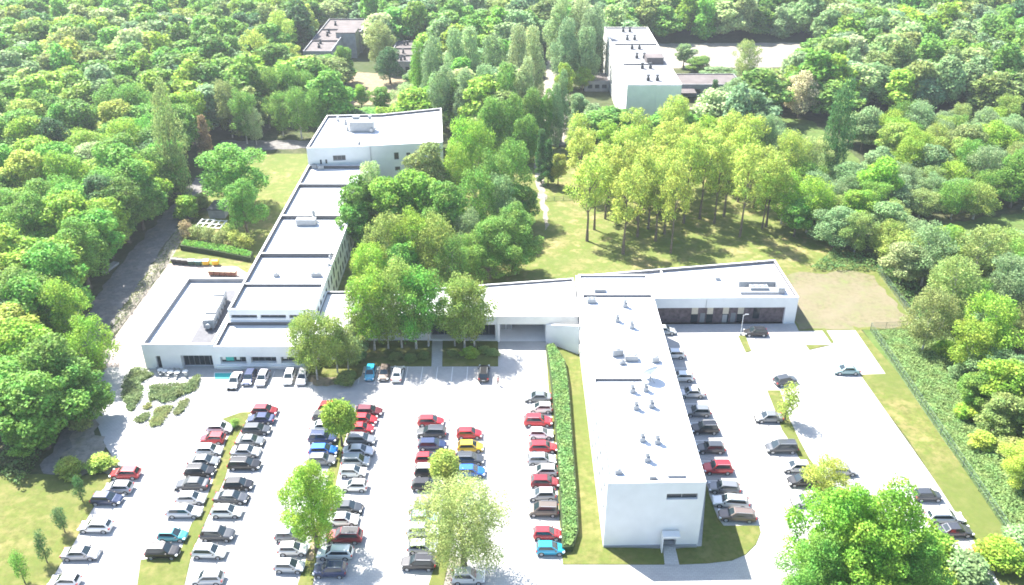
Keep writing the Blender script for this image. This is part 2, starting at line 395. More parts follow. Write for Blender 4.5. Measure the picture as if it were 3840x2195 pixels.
for c in office.children:                       # the left side's windows have pale frames against the sun
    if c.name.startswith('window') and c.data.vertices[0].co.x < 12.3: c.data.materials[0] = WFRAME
for y in (108.2, 133.6): divider(office, 12.35, 24.15 if y > 110 else 19.3, y, 10.55, 11.0, side=WALK)
mb = MB(); cx0, cz = V(*s(2160, 1720, 1165, 1055), 85); cx1, _ = V(*s(2160, 1720, 1400, 1055), 85)
mb.box(cx0, cx1, 83.9, 85.0, 2.75, 3.0); mb.box(cx0, cx0 + .12, 83.95, 85.0, .1, 2.75); mb.obj('door_canopy', WHITE, office)
mb = MB(); mb.box(12.02, 24.3, 84.9, 85.2, 0, .35); mb.obj('plinth', GREYM, office)

# wing behind it on the right, brown brick front under a white fascia
W2 = [(12.3, 141.05), (24.55, 141.05), (24.55, 141.55), (53.1, 141.9), (52.6, 157.2), (12.3, 150.4)]
brk = (.35, 26.4, 0.02, 3.55, .55, 'wall')
wing, iW = building('brick_wing', 'low white wing with brown brick front and dark doors facing the right car park', W2, 5.05, 5.7, {2: [brk]}, par=.3, ups=WALK)
P, d, nn = iW[2]; mb = MB()
mb.quad(P(.35, .02, .55), P(26.4, .02, .55), P(26.4, 3.55, .55), P(.35, 3.55, .55)); mb.obj('brick_wall', BRICK, wing)
def panel(u0, u1, z0, z1, mat, name, off=.06):
    m = MB(); q = [P(u0, z0, .55 - off), P(u1, z0, .55 - off), P(u1, z1, .55 - off), P(u0, z1, .55 - off)]; r = [P(u0, z0, .56), P(u1, z0, .56), P(u1, z1, .56), P(u0, z1, .56)]
    i = len(m.v); m.v += q + r
    for f in ((0, 1, 2, 3), (1, 0, 4, 5), (2, 1, 5, 6), (3, 2, 6, 7), (0, 3, 7, 4)): m.f.append(tuple(i + k for k in f)); m.m.append(0)
    return m.obj(name, mat, wing)
for a, b in ((1795, 1880), (2005, 2085), (2220, 2300), (2425, 2505)):
    u0 = V(*s(2100, 950, a, 860), 142)[0] - 24.55; u1 = V(*s(2100, 950, b, 860), 142)[0] - 24.55
    panel(u0, u1, 1.9, 3.5, BEIGE, 'infill_panel'); panel(u0 - .05, u1 + .05, .05, 1.88, PANE, 'door', .1)
for a, b in ((1880, 1990), (2300, 2400)):
    u0 = V(*s(2100, 950, a, 860), 142)[0] - 24.55; panel(u0 + .5, u0 + 1.4, .05, 2.1, FRAME, 'door')
u0 = V(*s(2560, 732, 530, 880, 1.989), 142)[0] - 24.55; panel(u0, u0 + 1.2, .9, 3.5, PANE, 'window')
u0 = V(*s(2100, 950, 2215, 900), 142)[0] - 24.55; panel(u0, u0 + .9, .05, 1.8, GREYM, 'door', .13)
for u in (11.5,):
    m = MB(); q = P(u, 3.6, -.06); m.tube(q, P(u, 5.2, -.06), .05); m.obj('downpipe', STEEL, wing)
for x, y in ((29.2, 152.9),): m = MB(); m.box(x - .15, x + .15, 142.3, 152.8, 5.05, 5.55); m.obj('roof_kerb', WHITE, wing)

# gateway wing in the middle
W3 = [(-28.6, 136.0), (-2.55, 135.65), (11.9, 135.75), (11.9, 150.2), (-5.2, 147.6), (-22, 144.9), (-28.6, 144.9)]
gat = (.35, 8.6, 0.03, 3.72, 6.0, 'wall'); rec = (13.8, 25.6, .25, 3.55, 1.8, 'wall')
mid, iM = building('gateway_wing', 'low white wing with an open gateway, half hidden by the front birches', W3, 4.85, 5.3, {0: [rec], 1: [gat]}, par=.3, ups=WALK)
P, d, nn = iM[1]
for k, (a, b) in enumerate(((.4, 1.4), (1.5, 2.5))):
    window(mid, P, d, nn, (a, b, .1, 3.1, 4.0), 1, WFRAME, GREYM, 'door')
window(mid, P, d, nn, (.36, 8.59, .1, 3.7, 5.95), 4, FRAME, PANE, 'window')
m = MB()
for k in range(6): m.box(.0 + 2.95 - 2.55 + k * .95, .55 + 2.95 - 2.55 + k * .95, 140.9, 141.1, 2.6, 2.85)
m.obj('painted_reflection', LAMP, mid)  # row of pale boxes stands in for bright reflections on the dark glass
m = MB(); m.box(-2.62, 11.88, 135.45, 135.64, 3.75, 5.42); m.obj('gate_beam', SIDEW, mid)
m = MB(); m.box(-2.62, -2.3, 135.35, 135.64, 0.02, 3.75); m.obj('gate_post', WHITE, mid)
m = MB(); i = 0
a0, a1 = (6.15, 135.3), (11.75, 131.2); a0b, a1b = (6.4, 135.6), (11.9, 131.6)
m.v += [(*a0, 0), (*a1, 0), (*a1, 6.0), (*a0, 3.74), (*a0b, 0), (*a1b, 0), (*a1b, 6.0), (*a0b, 3.74)]
for f in ((0, 1, 2, 3), (5, 4, 7, 6), (3, 2, 6, 7), (1, 5, 6, 2), (4, 0, 3, 7)): m.f.append(f); m.m.append(0)
m.obj('splayed_wall', WHITE, mid)
P, d, nn = iM[0]
for k in range(5):
    a = 13.9 + k * 2.33
    window(mid, P, d, nn, (a, a + 2.25, .3, 3.5, 1.75), 2, FRAME, PANE, 'door' if k == 2 else 'window')

# entrance block between long wing and gateway wing
building('entrance_block', 'small white flat-roofed block between the stepped wing and the birches', rect(-35.0, -28.65, 129.4, 144.9), 4.85, 5.3, {1: [(7.5, 9.0, .9, 2.4, .15)]}, par=.3)

# long wing with stepped roofs
hl = []
za = V(*s(500, 1000, 1500, 662), 135.1)[1]; zb = V(*s(500, 1000, 1500, 708), 135.1)[1]
for a, b in ((1335, 1690), (1735, 2085), (2130, 2420)):
    hl.append((V(*s(500, 1000, a, 690), 135.1)[0] + 50.5, V(*s(500, 1000, b, 690), 135.1)[0] + 50.5, zb, za, .45))
hr = []
rr = random.Random(3)
for k in range(26):
    u = 2 + k * 2.6
    hr.append((u, u + 1.0, 3.7 + rr.choice((0, .4)), 6.1 - rr.choice((0, .5)), .04)); hr.append((u + 1.2, u + 2.2, .9, 2.6 + rr.choice((0, .5)), .04))
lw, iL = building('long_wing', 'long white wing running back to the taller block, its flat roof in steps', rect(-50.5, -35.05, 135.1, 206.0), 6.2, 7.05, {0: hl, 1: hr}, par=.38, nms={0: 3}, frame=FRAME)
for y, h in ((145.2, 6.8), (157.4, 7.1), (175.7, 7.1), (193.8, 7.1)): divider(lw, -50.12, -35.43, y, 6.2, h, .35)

# canteen block, low on the left
h0 = []
x0 = -63.3
def cz(ax, ay, bx, by, dep, kind=()): a = V(*s(500, 1000, ax, ay), 126.8); b = V(*s(500, 1000, bx, by), 126.8); return (a[0] - x0, b[0] - x0, max(.05, b[1]), a[1], dep) + kind
h0.append(cz(300, 1222, 405, 1400, .4)); h0.append(cz(640, 1215, 1105, 1395, 1.2, ('wall',)))
cant, iC = building('canteen_block', 'low white flat-roofed block in the corner by the yard with glazed terrace opening', [(-63.3, 126.8), (-51.06, 126.8), (-51.06, 150.8), (-63.0, 150.8)], 4.15, 5.0, {0: h0}, par=.35, wname={(0, 0): 'door'}, ups=ROOFG)
P, d, nn = iC[0]; h = h0[1]
window(cant, P, d, nn, (h[0], h[1], .06, h[3], 1.15), 6, FRAME, PANE, 'glazed_front')
m = MB(); m.poly([(-55.6, 127.3), (-51.5, 127.3), (-51.5, 143), (-53, 147.5), (-54.8, 147), (-55.8, 140)], 4.165); m.obj('roof_walkway', WALK, cant)

# glazed block beside it
x0 = -51.0; h0 = []
def gz(ax, ay, bx, by, dep): a = V(*s(500, 1000, ax, ay), 126.6); b = V(*s(500, 1000, bx, by), 126.6); return (a[0] - x0, b[0] - x0, b[1], a[1], dep)
h0 = [gz(1180, 1235, 1550, 1330, .8), gz(1600, 1235, 1960, 1320, .8), gz(2008, 1235, 2370, 1320, .8)]
glz, iG = building('glazed_block', 'low white block with band of deep-set windows above the parked cars', rect(-51.0, -35.2, 126.6, 135.04), 4.0, 4.7, {0: h0}, par=.35, nms={0: 4}, frame=FRAME)
P, d, nn = iG[0]; a = h0[0]
m = MB(); u = a[0] + .8
m.quad(P(u, a[2] + .3, .6), P(u + 1.35, a[2] + .3, .6), P(u + 1.35, a[3] - .05, .6), P(u, a[3] - .05, .6)); m.obj('turquoise_blind', TEAL, glz)
for k, u in ((0, .15), (0, 2.6), (2, .3)):
    a = h0[k]; m = MB(); m.quad(P(a[0] + u, a[2] + .5, .6), P(a[0] + u + .6, a[2] + .5, .6), P(a[0] + u + .6, a[3] - .05, .6), P(a[0] + u, a[3] - .05, .6)); m.obj('blind', SIDEW, glz)
m = MB(); m.box(-51.05, -35.4, 126.2, 126.58, .75, .95); m.obj('sill_ledge', WHITE, glz)

# tall block at the far end of the long wing
AU = [(-50.5, 206.3), (-35.1, 207.9), (-17.3, 210.6), (-19.6, 238.5), (-35.5, 233), (-50.2, 232)]
def az(ax, ay, bx, by, Y, xs, dep=.25): a = V(*s(1100, 380, ax, ay), Y); b = V(*s(1100, 380, bx, by), Y); return (a[0] - xs, b[0] - xs, b[1], a[1], dep)
hu = {0: [az(540, 742, 718, 812, 207, -50.5), az(362, 795, 395, 860, 206.8, -50.5), az(435, 795, 468, 855, 206.8, -50.5)],
      1: [az(1378, 698, 1448, 795, 209, -35.1), az(1548, 698, 1605, 740, 209.5, -35.1), az(1392, 890, 1465, 945, 209, -35.1), az(1720, 700, 1780, 770, 210, -35.1), az(1720, 890, 1790, 945, 210, -35.1)],
      2: [(12, 13.6, 6.0, 9.5, .3), (12, 13.6, 1.0, 4.5, .3)]}
aud, iU = building('hall_block', 'taller white block with pale blue-grey wall standing at the far end of the stepped wing', AU, 10.75, 11.4, hu, par=.35, nms={(0, 0): 3}, roof=ROOF)
m = MB(); m.box(-35.15, -35.05, 207.7, 207.85, 3.5, 11.2); m.obj('downpipe', GREYM, aud)

# pale apartment house, far back
hw = {3: [], 0: [(1, 6.3, 9, 14.3, .3, 'wall')], 1: []}
hw[0] = []
for fl in range(5):
    for k in range(18): hw[3].append((1.5 + k * 3.95, 3.4 + k * 3.95, 1.1 + fl * 2.85, 2.55 + fl * 2.85, .12))
apt, iP = building('apartment_house', 'pale five-storey block with rows of windows, far back behind the yellow-green grove', rect(33.0, 48.6, 249.0, 322.0), 14.6, 15.0, hw, wall=SIDEW, roof=ROOFG, par=.4, frame=WFRAME)
for y in (272, 297.5): divider(apt, 34.5, 48.2 if y > 280 else 42, y, 14.6, 15.05, .3, WALK)
m = MB(); m.box(33.2, 39.6, 248.8, 248.98, .2, 14.7); m.box(41.4, 48.4, 248.8, 248.98, .2, 14.7); m.obj('gable_panel', SIDEW, apt)
m = MB(); m.box(41.6, 46.8, 272.5, 277.5, 14.6, 16.6); m.obj('lift_house', FELT, apt)
anx, _ = building('annex_building', 'low grey flat-roofed annex right of the pale apartment house', rect(48.8, 76, 287, 300), 3.9, 4.2, {0: [(2 + k * 3.2, 4 + k * 3.2, 1, 2.6, .2) for k in range(7)]}, wall=CONC, roof=FELT)
m = MB(); m.box(49, 60, 281.5, 286.9, 2.6, 2.9); m.box(49.2, 49.5, 281.7, 282, 0, 2.6); m.box(59.5, 59.8, 281.7, 282, 0, 2.6); m.obj('porch_roof', FELT, anx)
building('link_building', 'low grey link building left of the pale apartment house', rect(24.5, 32.8, 293, 303), 3.3, 3.6, {0: [(1 + k * 2.4, 2.6 + k * 2.4, 1, 2.4, .2) for k in range(3)]}, wall=CONC, roof=FELT)
# derelict grey buildings at the back left
der, iD = building('derelict_building', 'derelict grey building with tall blank wall, standing back left beside the pale round tree', [(-74.3, 315), (-64.2, 315), (-64.2, 345.2), (-58.2, 345.2), (-58.2, 368), (-74.5, 368)], 7.7, 8.2, {0: [(.8 + k * 2.4, 2.2 + k * 2.4, 4.6, 6.2, .3) for k in range(4)], 1: [(2 + k * 3, 3.4 + k * 3, 4.4, 6, .3) for k in range(6)]}, wall=CONC, roof=FELT, par=.3)
m = MB(); m.prism([(-66.3, 336.9), (-59, 336.9), (-59, 345), (-64.1, 345), (-64.1, 344.9), (-66.3, 344.9)], 0.05, 9.4); m.obj('stair_tower', CONC, der)
m = MB(); m.box(-66.4, -58.9, 336.8, 345.1, 9.4, 9.65); m.obj('tower_roof', FELT, der)
for y in (331, 349.5): divider(der, -74.1, -64.6 if y < 340 else -58.6, y, 7.7, 8.25, .4).data.materials[0] = FELT
de2, _ = building('derelict_building', 'smaller derelict grey building with broken flat roof beside the dark conifer', rect(-44, -33.5, 311, 341), 5.1, 5.6, {0: [(1 + k * 2.6, 2.6 + k * 2.6, 1.2, 3.6, .3) for k in range(4)]}, wall=CONC, roof=FELT, par=.3)
for y in (320, 330): divider(de2, -43.6, -33.9, y, 5.1, 5.65, .4).data.materials[0] = FELT

# ---------------------------------------------------------------- things on the roofs
def vent_mesh(h=1.2, r=.22):
    m = MB(); m.box(-r * 1.3, r * 1.3, -r * 1.3, r * 1.3, 0, h * .45)
    m.lathe([(r * .8, h * .45), (r * .8, h * .8), (r * 1.5, h * .82), (r * 1.5, h * .95), (.02, h)], n=12); return m
vm = vent_mesh().mesh('roof_vent', [STEEL]); vm.name = 'roof_vent'
VENT_WORDS = {}
def vents(z, pts, where, sc=1.0, dark=False):
    for k, (x, y) in enumerate(pts):
        X, Y = U(x, y, z)
        me = vm
        if dark:
            if 'd' not in VENT_WORDS: VENT_WORDS['d'] = vent_mesh().mesh('chimney_stub', [DARK])
            me = VENT_WORDS['d']
        o = link('chimney_stub' if dark else 'roof_vent', me, None, (X, Y, z)); o.scale = (sc, sc, sc)
        tag(o, where[k] if isinstance(where, list) else where, 'chimney' if dark else 'roof vent', 'dark vents on far roofs' if dark else 'vents on the white roofs')
z8 = lambda x, y: s(2100, 1300, x, y); z7 = lambda x, y: s(2100, 950, x, y)
vents(10.55, [z7(885, 730), z7(780, 930), z7(975, 1020), z8(985, 620), z8(1165, 600), z8(1035, 850), z8(1245, 822), z8(1120, 1285), z8(1325, 1315), s(2160, 1720, 970, 30)],
      ['pale vent stub at the far end of the office roof', 'pale vent left of the pair before the middle of the office roof', 'pale vent right of the pair before the middle of the office roof',
       'vent just below the roof divider, left of the dish shadow', 'vent just below the satellite dish', 'left vent of the middle pair on the office roof', 'right vent of the middle pair on the office roof',
       'left vent of the pair at two thirds of the office roof', 'right vent of the pair at two thirds of the office roof', 'last vent before the blank near wall of the office'], 1.35)
vents(14.6, [s(2150, 50, a, b) for a, b in ((680, 255), (770, 255), (735, 365), (835, 365), (800, 490), (900, 490), (865, 615), (965, 615), (940, 755), (1050, 755), (1020, 920), (1145, 920))], 'dark vent stub on the flat roof of the far apartment house', 1.5, True)
vents(7.7, [s(1000, 30, a, b) for a, b in ((940, 240), (850, 345), (830, 385), (735, 490), (715, 545))], 'dark vent stub on the derelict roof with the tall wall', 1.5, True)
vents(5.1, [s(1000, 30, a, b) for a, b in ((1880, 510), (1925, 505), (1865, 620), (1835, 720), (1885, 710))], 'dark vent stub on the smaller derelict roof', 1.4, True)
def unit(name, label, cat, X, Y, z, sx, sy, sz, rz=0, fans=2, legs=True, group=None):
    t = thing(name, label, cat, (X, Y, z), rz, group)
    m = MB(); m.box(-sx / 2, sx / 2, -sy / 2, sy / 2, .25, sz); m.obj('casing', STEEL, t, bevel=.03)
    m = MB()
    for a in (-1, 1):
        m.box(-sx / 2 - .05, sx / 2 + .05, a * sy * .38 - .06, a * sy * .38 + .06, 0, .25)
    m.obj('support_frame', GREYM, t)
    for k in range(fans):
        f = MB(); cx = -sx / 2 + sx * (k + .5) / fans; r = min(sx / fans, sy) * .36
        f.lathe([(r, sz), (r, sz + .12), (r * .85, sz + .12), (r * .8, sz + .03), (.02, sz + .05)], cx, 0, 16); f.obj('fan', GREYM, t)
    return t
def ru(x, y, z): return U(x, y, z)
# long air handler on the canteen roof
t = thing('air_handler', 'long silver air handling unit lying along the canteen roof', 'air unit', (-53.9, 138.5, 4.17), R(90) + R(4), None)
for k in range(5):
    m = MB(); L0 = -5.6 + k * 2.15; m.box(L0, L0 + 2.1, -.95, .95, .3, 2.0 + (.25 if k in (1, 4) else 0)); m.obj('casing', STEEL, t, bevel=.04)
m = MB()
for a in (-.6, .6): m.box(-5.7, 5.4, a - .07, a + .07, 0, .3)
m.obj('support_frame', GREYM, t)
for k in range(6): m = MB(); m.tube((-4.8 + k * 1.7, -.94, .9), (-4.8 + k * 1.7, -1.25, .9), .28, n=12); m.obj('duct', GREYM, t)
m = MB(); m.tube((-6.3, 0, 1.0), (-5.61, 0, 1.0), .45, n=14); m.obj('duct', GREYM, t)
X, Y = U(*s(500, 1000, 1440, 720), 4.3); unit('air_conditioner', 'small white air conditioner on the glazed roof under the window band', 'air unit', X, Y, 4.0, .9, .5, .9, 0, 1)
X, Y = U(*s(600, 700, 2000, 500), 6.6); a = unit('air_handler', 'pale grey unit with ducts at the second roof divider of the long wing', 'air unit', X, Y, 6.2, 4.2, 1.6, 1.5, 0, 2)
m = MB(); m.tube((1.2, .9, .9), (1.2, 2.3, .9), .35, n=12); m.tube((1.2, 2.3, .55), (1.2, 2.3, 2.4), .35, n=12); m.obj('duct', STEEL, a)
X, Y = U(*s(600, 700, 1590, 1225), 6.25); unit('air_conditioner', 'left small unit on the first roof step of the long wing', 'air unit', X, Y, 6.2, .9, .8, .8, 0, 1)
X, Y = U(*s(600, 700, 2135, 1225), 6.25); unit('air_conditioner', 'wider unit on the first roof step of the long wing', 'air unit', X, Y, 6.2, 1.9, .8, .9, 0, 2)
for lab, a, b in (('vent near the right edge of the second roof step', 2330, 960), ('vent near the right edge of the first roof step', 2310, 1100)):
    X, Y = U(*s(600, 700, a, b), 6.6); o = link('roof_vent', vm, None, (X, Y, 6.2)); o.scale = (1.2,) * 3; tag(o, lab + ' of the long wing', 'roof vent', 'vents on the white roofs')
X, Y = U(*s(1100, 380, 290, 915), 6.25); unit('air_conditioner', 'left white air conditioner at the foot of the tall hall block', 'air unit', X, Y, 6.2, 1.2, .7, 1.0, 0, 1)
X, Y = U(*s(1100, 380, 375, 930), 6.25); unit('air_conditioner', 'right white air conditioner at the foot of the tall hall block', 'air unit', X, Y, 6.2, 1.5, .8, 1.0, .3, 1)
X, Y = U(*s(1100, 380, 950, 400), 11.05); a = unit('air_handler', 'big silver air handler with ducts on the roof of the hall block', 'air unit', X - .2, Y + .6, 10.75, 6.2, 2.4, 2.7, 0, 0)
m = MB(); m.box(-2.6, -.9, 1.3, 2.9, .3, 3.3); m.obj('intake_hood', STEEL, a, bevel=.05)
m = MB(); m.tube((1.6, 1.2, 1.6), (1.6, 3.4, 1.6), .45, n=14); m.tube((1.6, 3.4, 1.15), (1.6, 3.4, 3), .45, n=14); m.tube((2.6, -1.2, .8), (2.6, -2.2, .8), .4, n=14); m.obj('duct', STEEL, a)
for lab, a, b, sc in (('dark capped vents left of the big air handler', 715, 310, 1.4), ('low vent in front left of the big air handler', 740, 390, 1.2), ('small vent by the far left edge of the hall roof', 610, 260, 1.1), ('small vent above the front wall of the hall block', 900, 585, 1.2)):
    X, Y = U(*s(1100, 380, a, b), 11.05); o = link('roof_vent', vm, None, (X, Y, 10.75)); o.scale = (sc,) * 3; tag(o, lab, 'roof vent', 'vents on the white roofs')
# right wing roof
X, Y = U(1850, 727, 5.3); a = unit('condenser', 'pale condenser bank at the left end of the screened plant on the brick wing', 'air unit', X + 3.0, Y + 1, 5.05, 3.4, 1.5, 1.0, .0, 3)
t = thing('plant_screen', 'long louvred plant screen along the right edge of the brick wing roof', 'screen', (46.8, 145.4, 5.05))
m = MB(); m.box(-3.8, 3.2, 1.3, 1.4, .1, 1.3); m.obj('louvre_panel', STEEL, t)
m = MB()
for k in range(6):
    m.box(-3.8 + k * 1.38, -3.7 + k * 1.38, 1.42, 1.52, 0, 1.35)
m.obj('post', GREYM, t)
m = MB(); m.box(-4.0, 3.4, -1.3, 0.4, .05, .5); m.box(3.1, 4.3, -1.2, 1.2, 0, 1.3); m.obj('duct', STEEL, t)
X, Y = U(*z7(2150, 345), 5.3); unit('roof_hatch', 'small hatch box alone on the brick wing roof', 'roof hatch', X, Y, 5.05, .9, .8, .7, 0, 0)
X, Y = U(*z7(540, 515), 10.6); unit('skylight', 'white box skylight near the far end of the office roof', 'skylight', X, Y, 10.55, 1.9, 1.3, .7, 0, 0)
X, Y = U(*z7(430, 670), 10.6); unit('air_conditioner', 'pale unit with two pipes near the far left corner of the office roof', 'air unit', X, Y, 10.55, 1.5, .9, .9, 0, 2)
X, Y = U(*z8(780, 110), 10.6); unit('air_handler', 'left grey box of the plant at the middle of the office roof', 'air unit', X, Y, 10.55, 1.7, 1.2, 1.2, .15, 1)
X, Y = U(*z8(970, 175), 10.6); unit('air_handler', 'right grey box of the plant at the middle of the office roof', 'air unit', X, Y, 10.55, 2.0, 1.3, 1.0, 0, 2)
X, Y = U(*z8(1300, 200), 10.6); unit('air_handler', 'grey box behind the satellite dish on the office roof', 'air unit', X, Y, 10.55, 1.1, 1.0, 1.0, 0, 1)
X, Y = U(*z8(850, 235), 10.6); unit('air_conditioner', 'small unit in front of the plant at the middle of the office roof', 'air unit', X, Y, 10.55, .9, .6, .7, .2, 1)
X, Y = U(*s(2160, 1720, 1370, 235), 10.6); unit('roof_hatch', 'grey hatch near the front right corner of the office roof', 'roof hatch', X, Y, 10.55, 2.2, .6, .35, 0, 0)
X, Y = U(*s(2160, 1720, 1045, 280), 10.6); unit('roof_hatch', 'white box near the front edge of the office roof', 'roof hatch', X, Y, 10.55, .9, .7, .7, 0, 0)
X, Y = U(*s(2160, 1720, 580, 200), 10.6); unit('air_conditioner', 'small unit near the front left corner of the office roof', 'air unit', X, Y, 10.55, .9, .6, .7, 0, 1)
# satellite dish
X, Y = U(*z8(1230, 470), 10.6); t = thing('satellite_dish', 'white satellite dish tilted on the office roof by the divider', 'satellite dish', (X, Y, 10.55))
m = MB(); m.tube((0, 0, 0), (0, 0, 1.3), .08); m.tube((-.6, -.5, 0), (0, 0, 1.0), .05); m.tube((.6, -.5, 0), (0, 0, 1.0), .05); m.obj('mast', GREYM, t)
m = MB(); m.lathe([(.05, .0), (.5, .06), (.9, .2), (1.3, .42), (1.32, .42), (.9, .15), (.5, 0), (.05, -.06)], n=24)
d = m.obj('reflector', WFRAME, t, smooth=True); d.location = (0, .1, 1.4); d.rotation_euler = Vector((-.35, .75, .55)).to_track_quat('Z', 'Y').to_euler()
m = MB(); m.tube((0, 0, 0), (0, 0, 1.0), .03); m.lathe([(.02, 1.0), (.1, 1.0), (.1, 1.15), (.02, 1.15)], n=8); q = m.obj('feed_arm', DARK, d)
# ---------------------------------------------------------------- parked cars
SPEC = {  # L, half width, rear glass base, rear roof, front roof, windscreen base, belt, roof, hood front z, tail z, underside
    'hatch': (4.0, .86, -1.93, -1.50, .30, 1.02, .94, 1.49, .78, .94, .22),
    'sedan': (4.5, .89, -1.62, -.92, .42, 1.18, .93, 1.43, .76, .95, .21),
    'estate': (4.6, .89, -2.22, -1.85, .40, 1.16, .94, 1.48, .77, .94, .22),
    'suv': (4.5, .92, -2.17, -1.80, .35, 1.08, 1.04, 1.69, .92, 1.04, .30)}
SPEC['city'] = (3.55, .80, -1.72, -1.42, .15, .95, .95, 1.50, .84, .95, .20)
SPEC['mpv'] = (4.35, .90, -2.10, -1.88, .55, 1.35, 1.0, 1.69, .86, 1.0, .22)
WORD = {'city': 'small hatchback', 'mpv': 'people carrier', 'hatch': 'hatchback', 'sedan': 'saloon', 'estate': 'estate car', 'suv': 'off-roader'}
COL = {'red': (.46, .02, .028), 'dark red': (.24, .012, .022), 'maroon': (.11, .018, .03), 'silver': (.43, .44, .455), 'white': (.70, .70, .69),
       'grey': (.18, .19, .205), 'dark grey': (.055, .06, .07), 'black': (.013, .013, .015), 'dark blue': (.02, .035, .095), 'blue': (.015, .13, .46),
       'turquoise': (.01, .33, .50), 'teal': (.04, .27, .32), 'pale teal': (.24, .35, .35), 'yellow': (.68, .43, .02), 'brown': (.15, .115, .095)}
def car_parts(t):
    L, hw, xrb, xrr, xrf, xfb, zb, zr, zh, zt, zu = SPEC[t]; h = L / 2; M = {}
    st = [(-h, .80, .36, zt - .22), (-h + .10, .94, zu + .04, zt - .05), (-h + .30, .99, zu, zt), (xrb + .02, 1.0, zu, zt if xrb > -h + .4 else zt),
          (xrb + .5, 1.0, zu, zb), (xfb - .3, 1.0, zu, zb), (xfb + .05, 1.0, zu, zb - .01), (h - .45, .97, zu, zh), (h - .14, .90, zu + .03, zh - .08), (h, .72, .34, zh - .24)]
    st = sorted(st)
    m = MB(); ring = 10
    for x, wf, lo, hi in st:
        q = hw * wf; mid = lo + (hi - lo) * .5
        sec = [(q * .90, lo), (q * .985, lo + .10), (q, mid), (q * .965, hi - .07), (q * .80, hi)]
        for y, z in sec: m.v.append((x, y, z))
        for y, z in reversed(sec): m.v.append((x, -y, z))
    for i in range(len(st) - 1):
        for k in range(ring):
            j = (k + 1) % ring; m.f.append((i * ring + k, i * ring + j, (i + 1) * ring + j, (i + 1) * ring + k)); m.m.append(0)
    m.f.append(tuple(range(ring))); m.m.append(0); e = (len(st) - 1) * ring; m.f.append(tuple(e + k for k in range(ring))); m.m.append(0)
    b0, wt = hw * .93, hw * .71
    i = len(m.v); zc = zb - .04
    m.v += [(xrb, -b0 * .93, zc), (xfb, -b0, zc), (xfb, b0, zc), (xrb, b0 * .93, zc), (xrr, -wt, zr - .02), (xrf, -wt, zr), (xrf, wt, zr), (xrr, wt, zr - .02)]
    for f in ((0, 1, 5, 4), (1, 2, 6, 5), (2, 3, 7, 6), (3, 0, 4, 7), (4, 5, 6, 7), (3, 2, 1, 0)): m.f.append(tuple(i + k for k in f)); m.m.append(0)
    M['body'] = m.mesh('body', [PAINT, TRIM], bevel=.035)
    bm = bmesh.new(); bm.from_mesh(M['body'])
    wx = (-h + L * .19, h - L * .19)
    for x in wx:                                   # dark wheel arches
        for sy in (1, -1):
            vs = [bm.verts.new((x + .37 * math.cos(a), sy * (hw + .004), .31 + .37 * math.sin(a))) for a in [2 * math.pi * k / 16 for k in range(16)]]
            f = bm.faces.new(vs); f.material_index = 1
    vs = [bm.verts.new((a, b, zu + .02)) for a, b in ((-h + .3, -hw * .9), (h - .3, -hw * .9), (h - .3, hw * .9), (-h + .3, hw * .9))]
    f = bm.faces.new(vs); f.material_index = 1
    bm.to_mesh(M['body']); bm.free()
    V8 = [Vector(p) for p in m.v[i:i + 8]]
    def glass(ids, name, a=.10, lo=.12, hi=.10):
        p = [V8[k] for k in ids]; n = (p[1] - p[0]).cross(p[3] - p[0]).normalized() * .014; g = MB()
        def at(u, v): return (p[0].lerp(p[1], u)).lerp(p[3].lerp(p[2], u), v)
        q = [at(a, lo), at(1 - a, lo), at(1 - a, 1 - hi), at(a, 1 - hi)]
        g.v += [tuple(k + n) for k in q] + [tuple(k - n) for k in q]
        for f in ((0, 1, 2, 3), (1, 0, 4, 5), (2, 1, 5, 6), (3, 2, 6, 7), (0, 3, 7, 4)): g.f.append(f); g.m.append(0)
        return g.mesh(name, [GLASS])
    M['side_window'] = [glass((0, 1, 5, 4), 'side_window', .09, .17, .13), glass((2, 3, 7, 6), 'side_window', .09, .17, .13)]
    M['windscreen'] = [glass((1, 2, 6, 5), 'windscreen', .07, .06, .06)]; M['rear_window'] = [glass((3, 0, 4, 7), 'rear_window', .09, .2, .1)]
    wl = []
    g = MB(); g.lathe([(.02, .0), (.2, .0), (.215, .015), (.3, .01), (.315, -.03), (.315, -.19)], n=18)
    g.m = [1 if k < 36 else 0 for k in range(len(g.f))]
    wm = g.mesh('wheel', [TYRE, RIM])
    M['wheel'] = [(wm, (x, sy * (hw + .015), .315), (R(-90) if sy > 0 else R(90), 0, 0)) for x in wx for sy in (1, -1)]
    def slab(name, mat, x0, x1, y0, y1, z0, z1):
        g = MB(); g.box(x0, x1, y0, y1, z0, z1); return g.mesh(name, [mat])
    zl = zh - .19
    M['headlight'] = [slab('headlight', LAMP, h - .30, h - .035, sy * hw * .84 - .15, sy * hw * .84 + .13 - (.05 if sy > 0 else -.05) * 0, zl - .07, zl + .09) for sy in (1, -1)]
    M['tail_light'] = [slab('tail_light', TAIL, -h + .0, -h + .16, sy * hw * .80 - .14, sy * hw * .80 + .14, zt - .30, zt - .05) for sy in (1, -1)]
    M['number_plate'] = [slab('number_plate', PLATE, -h - .012, -h + .05, -.26, .26, .55, .67), slab('number_plate', PLATE, h - .05, h + .012, -.26, .26, .40, .51)]
    M['wing_mirror'] = [slab('wing_mirror', TRIM, xfb - .38, xfb - .22, sy * (hw + .09) - .10, sy * (hw + .09) + .10, zb - .02, zb + .14) for sy in (1, -1)]
    M['roof_panel'] = slab('roof_panel', TRIM, xrr + .06, xrf - .06, -wt + .05, wt - .05, zr - .025, zr + .012)
    M['roof_rail'] = [slab('roof_rail', RIM, xrr + .15, xrf - .2, sy * (wt - .06) - .02, sy * (wt - .06) + .02, zr - .02, zr + .06) for sy in (1, -1)]
    return M
PARTS = {t: car_parts(t) for t in SPEC}
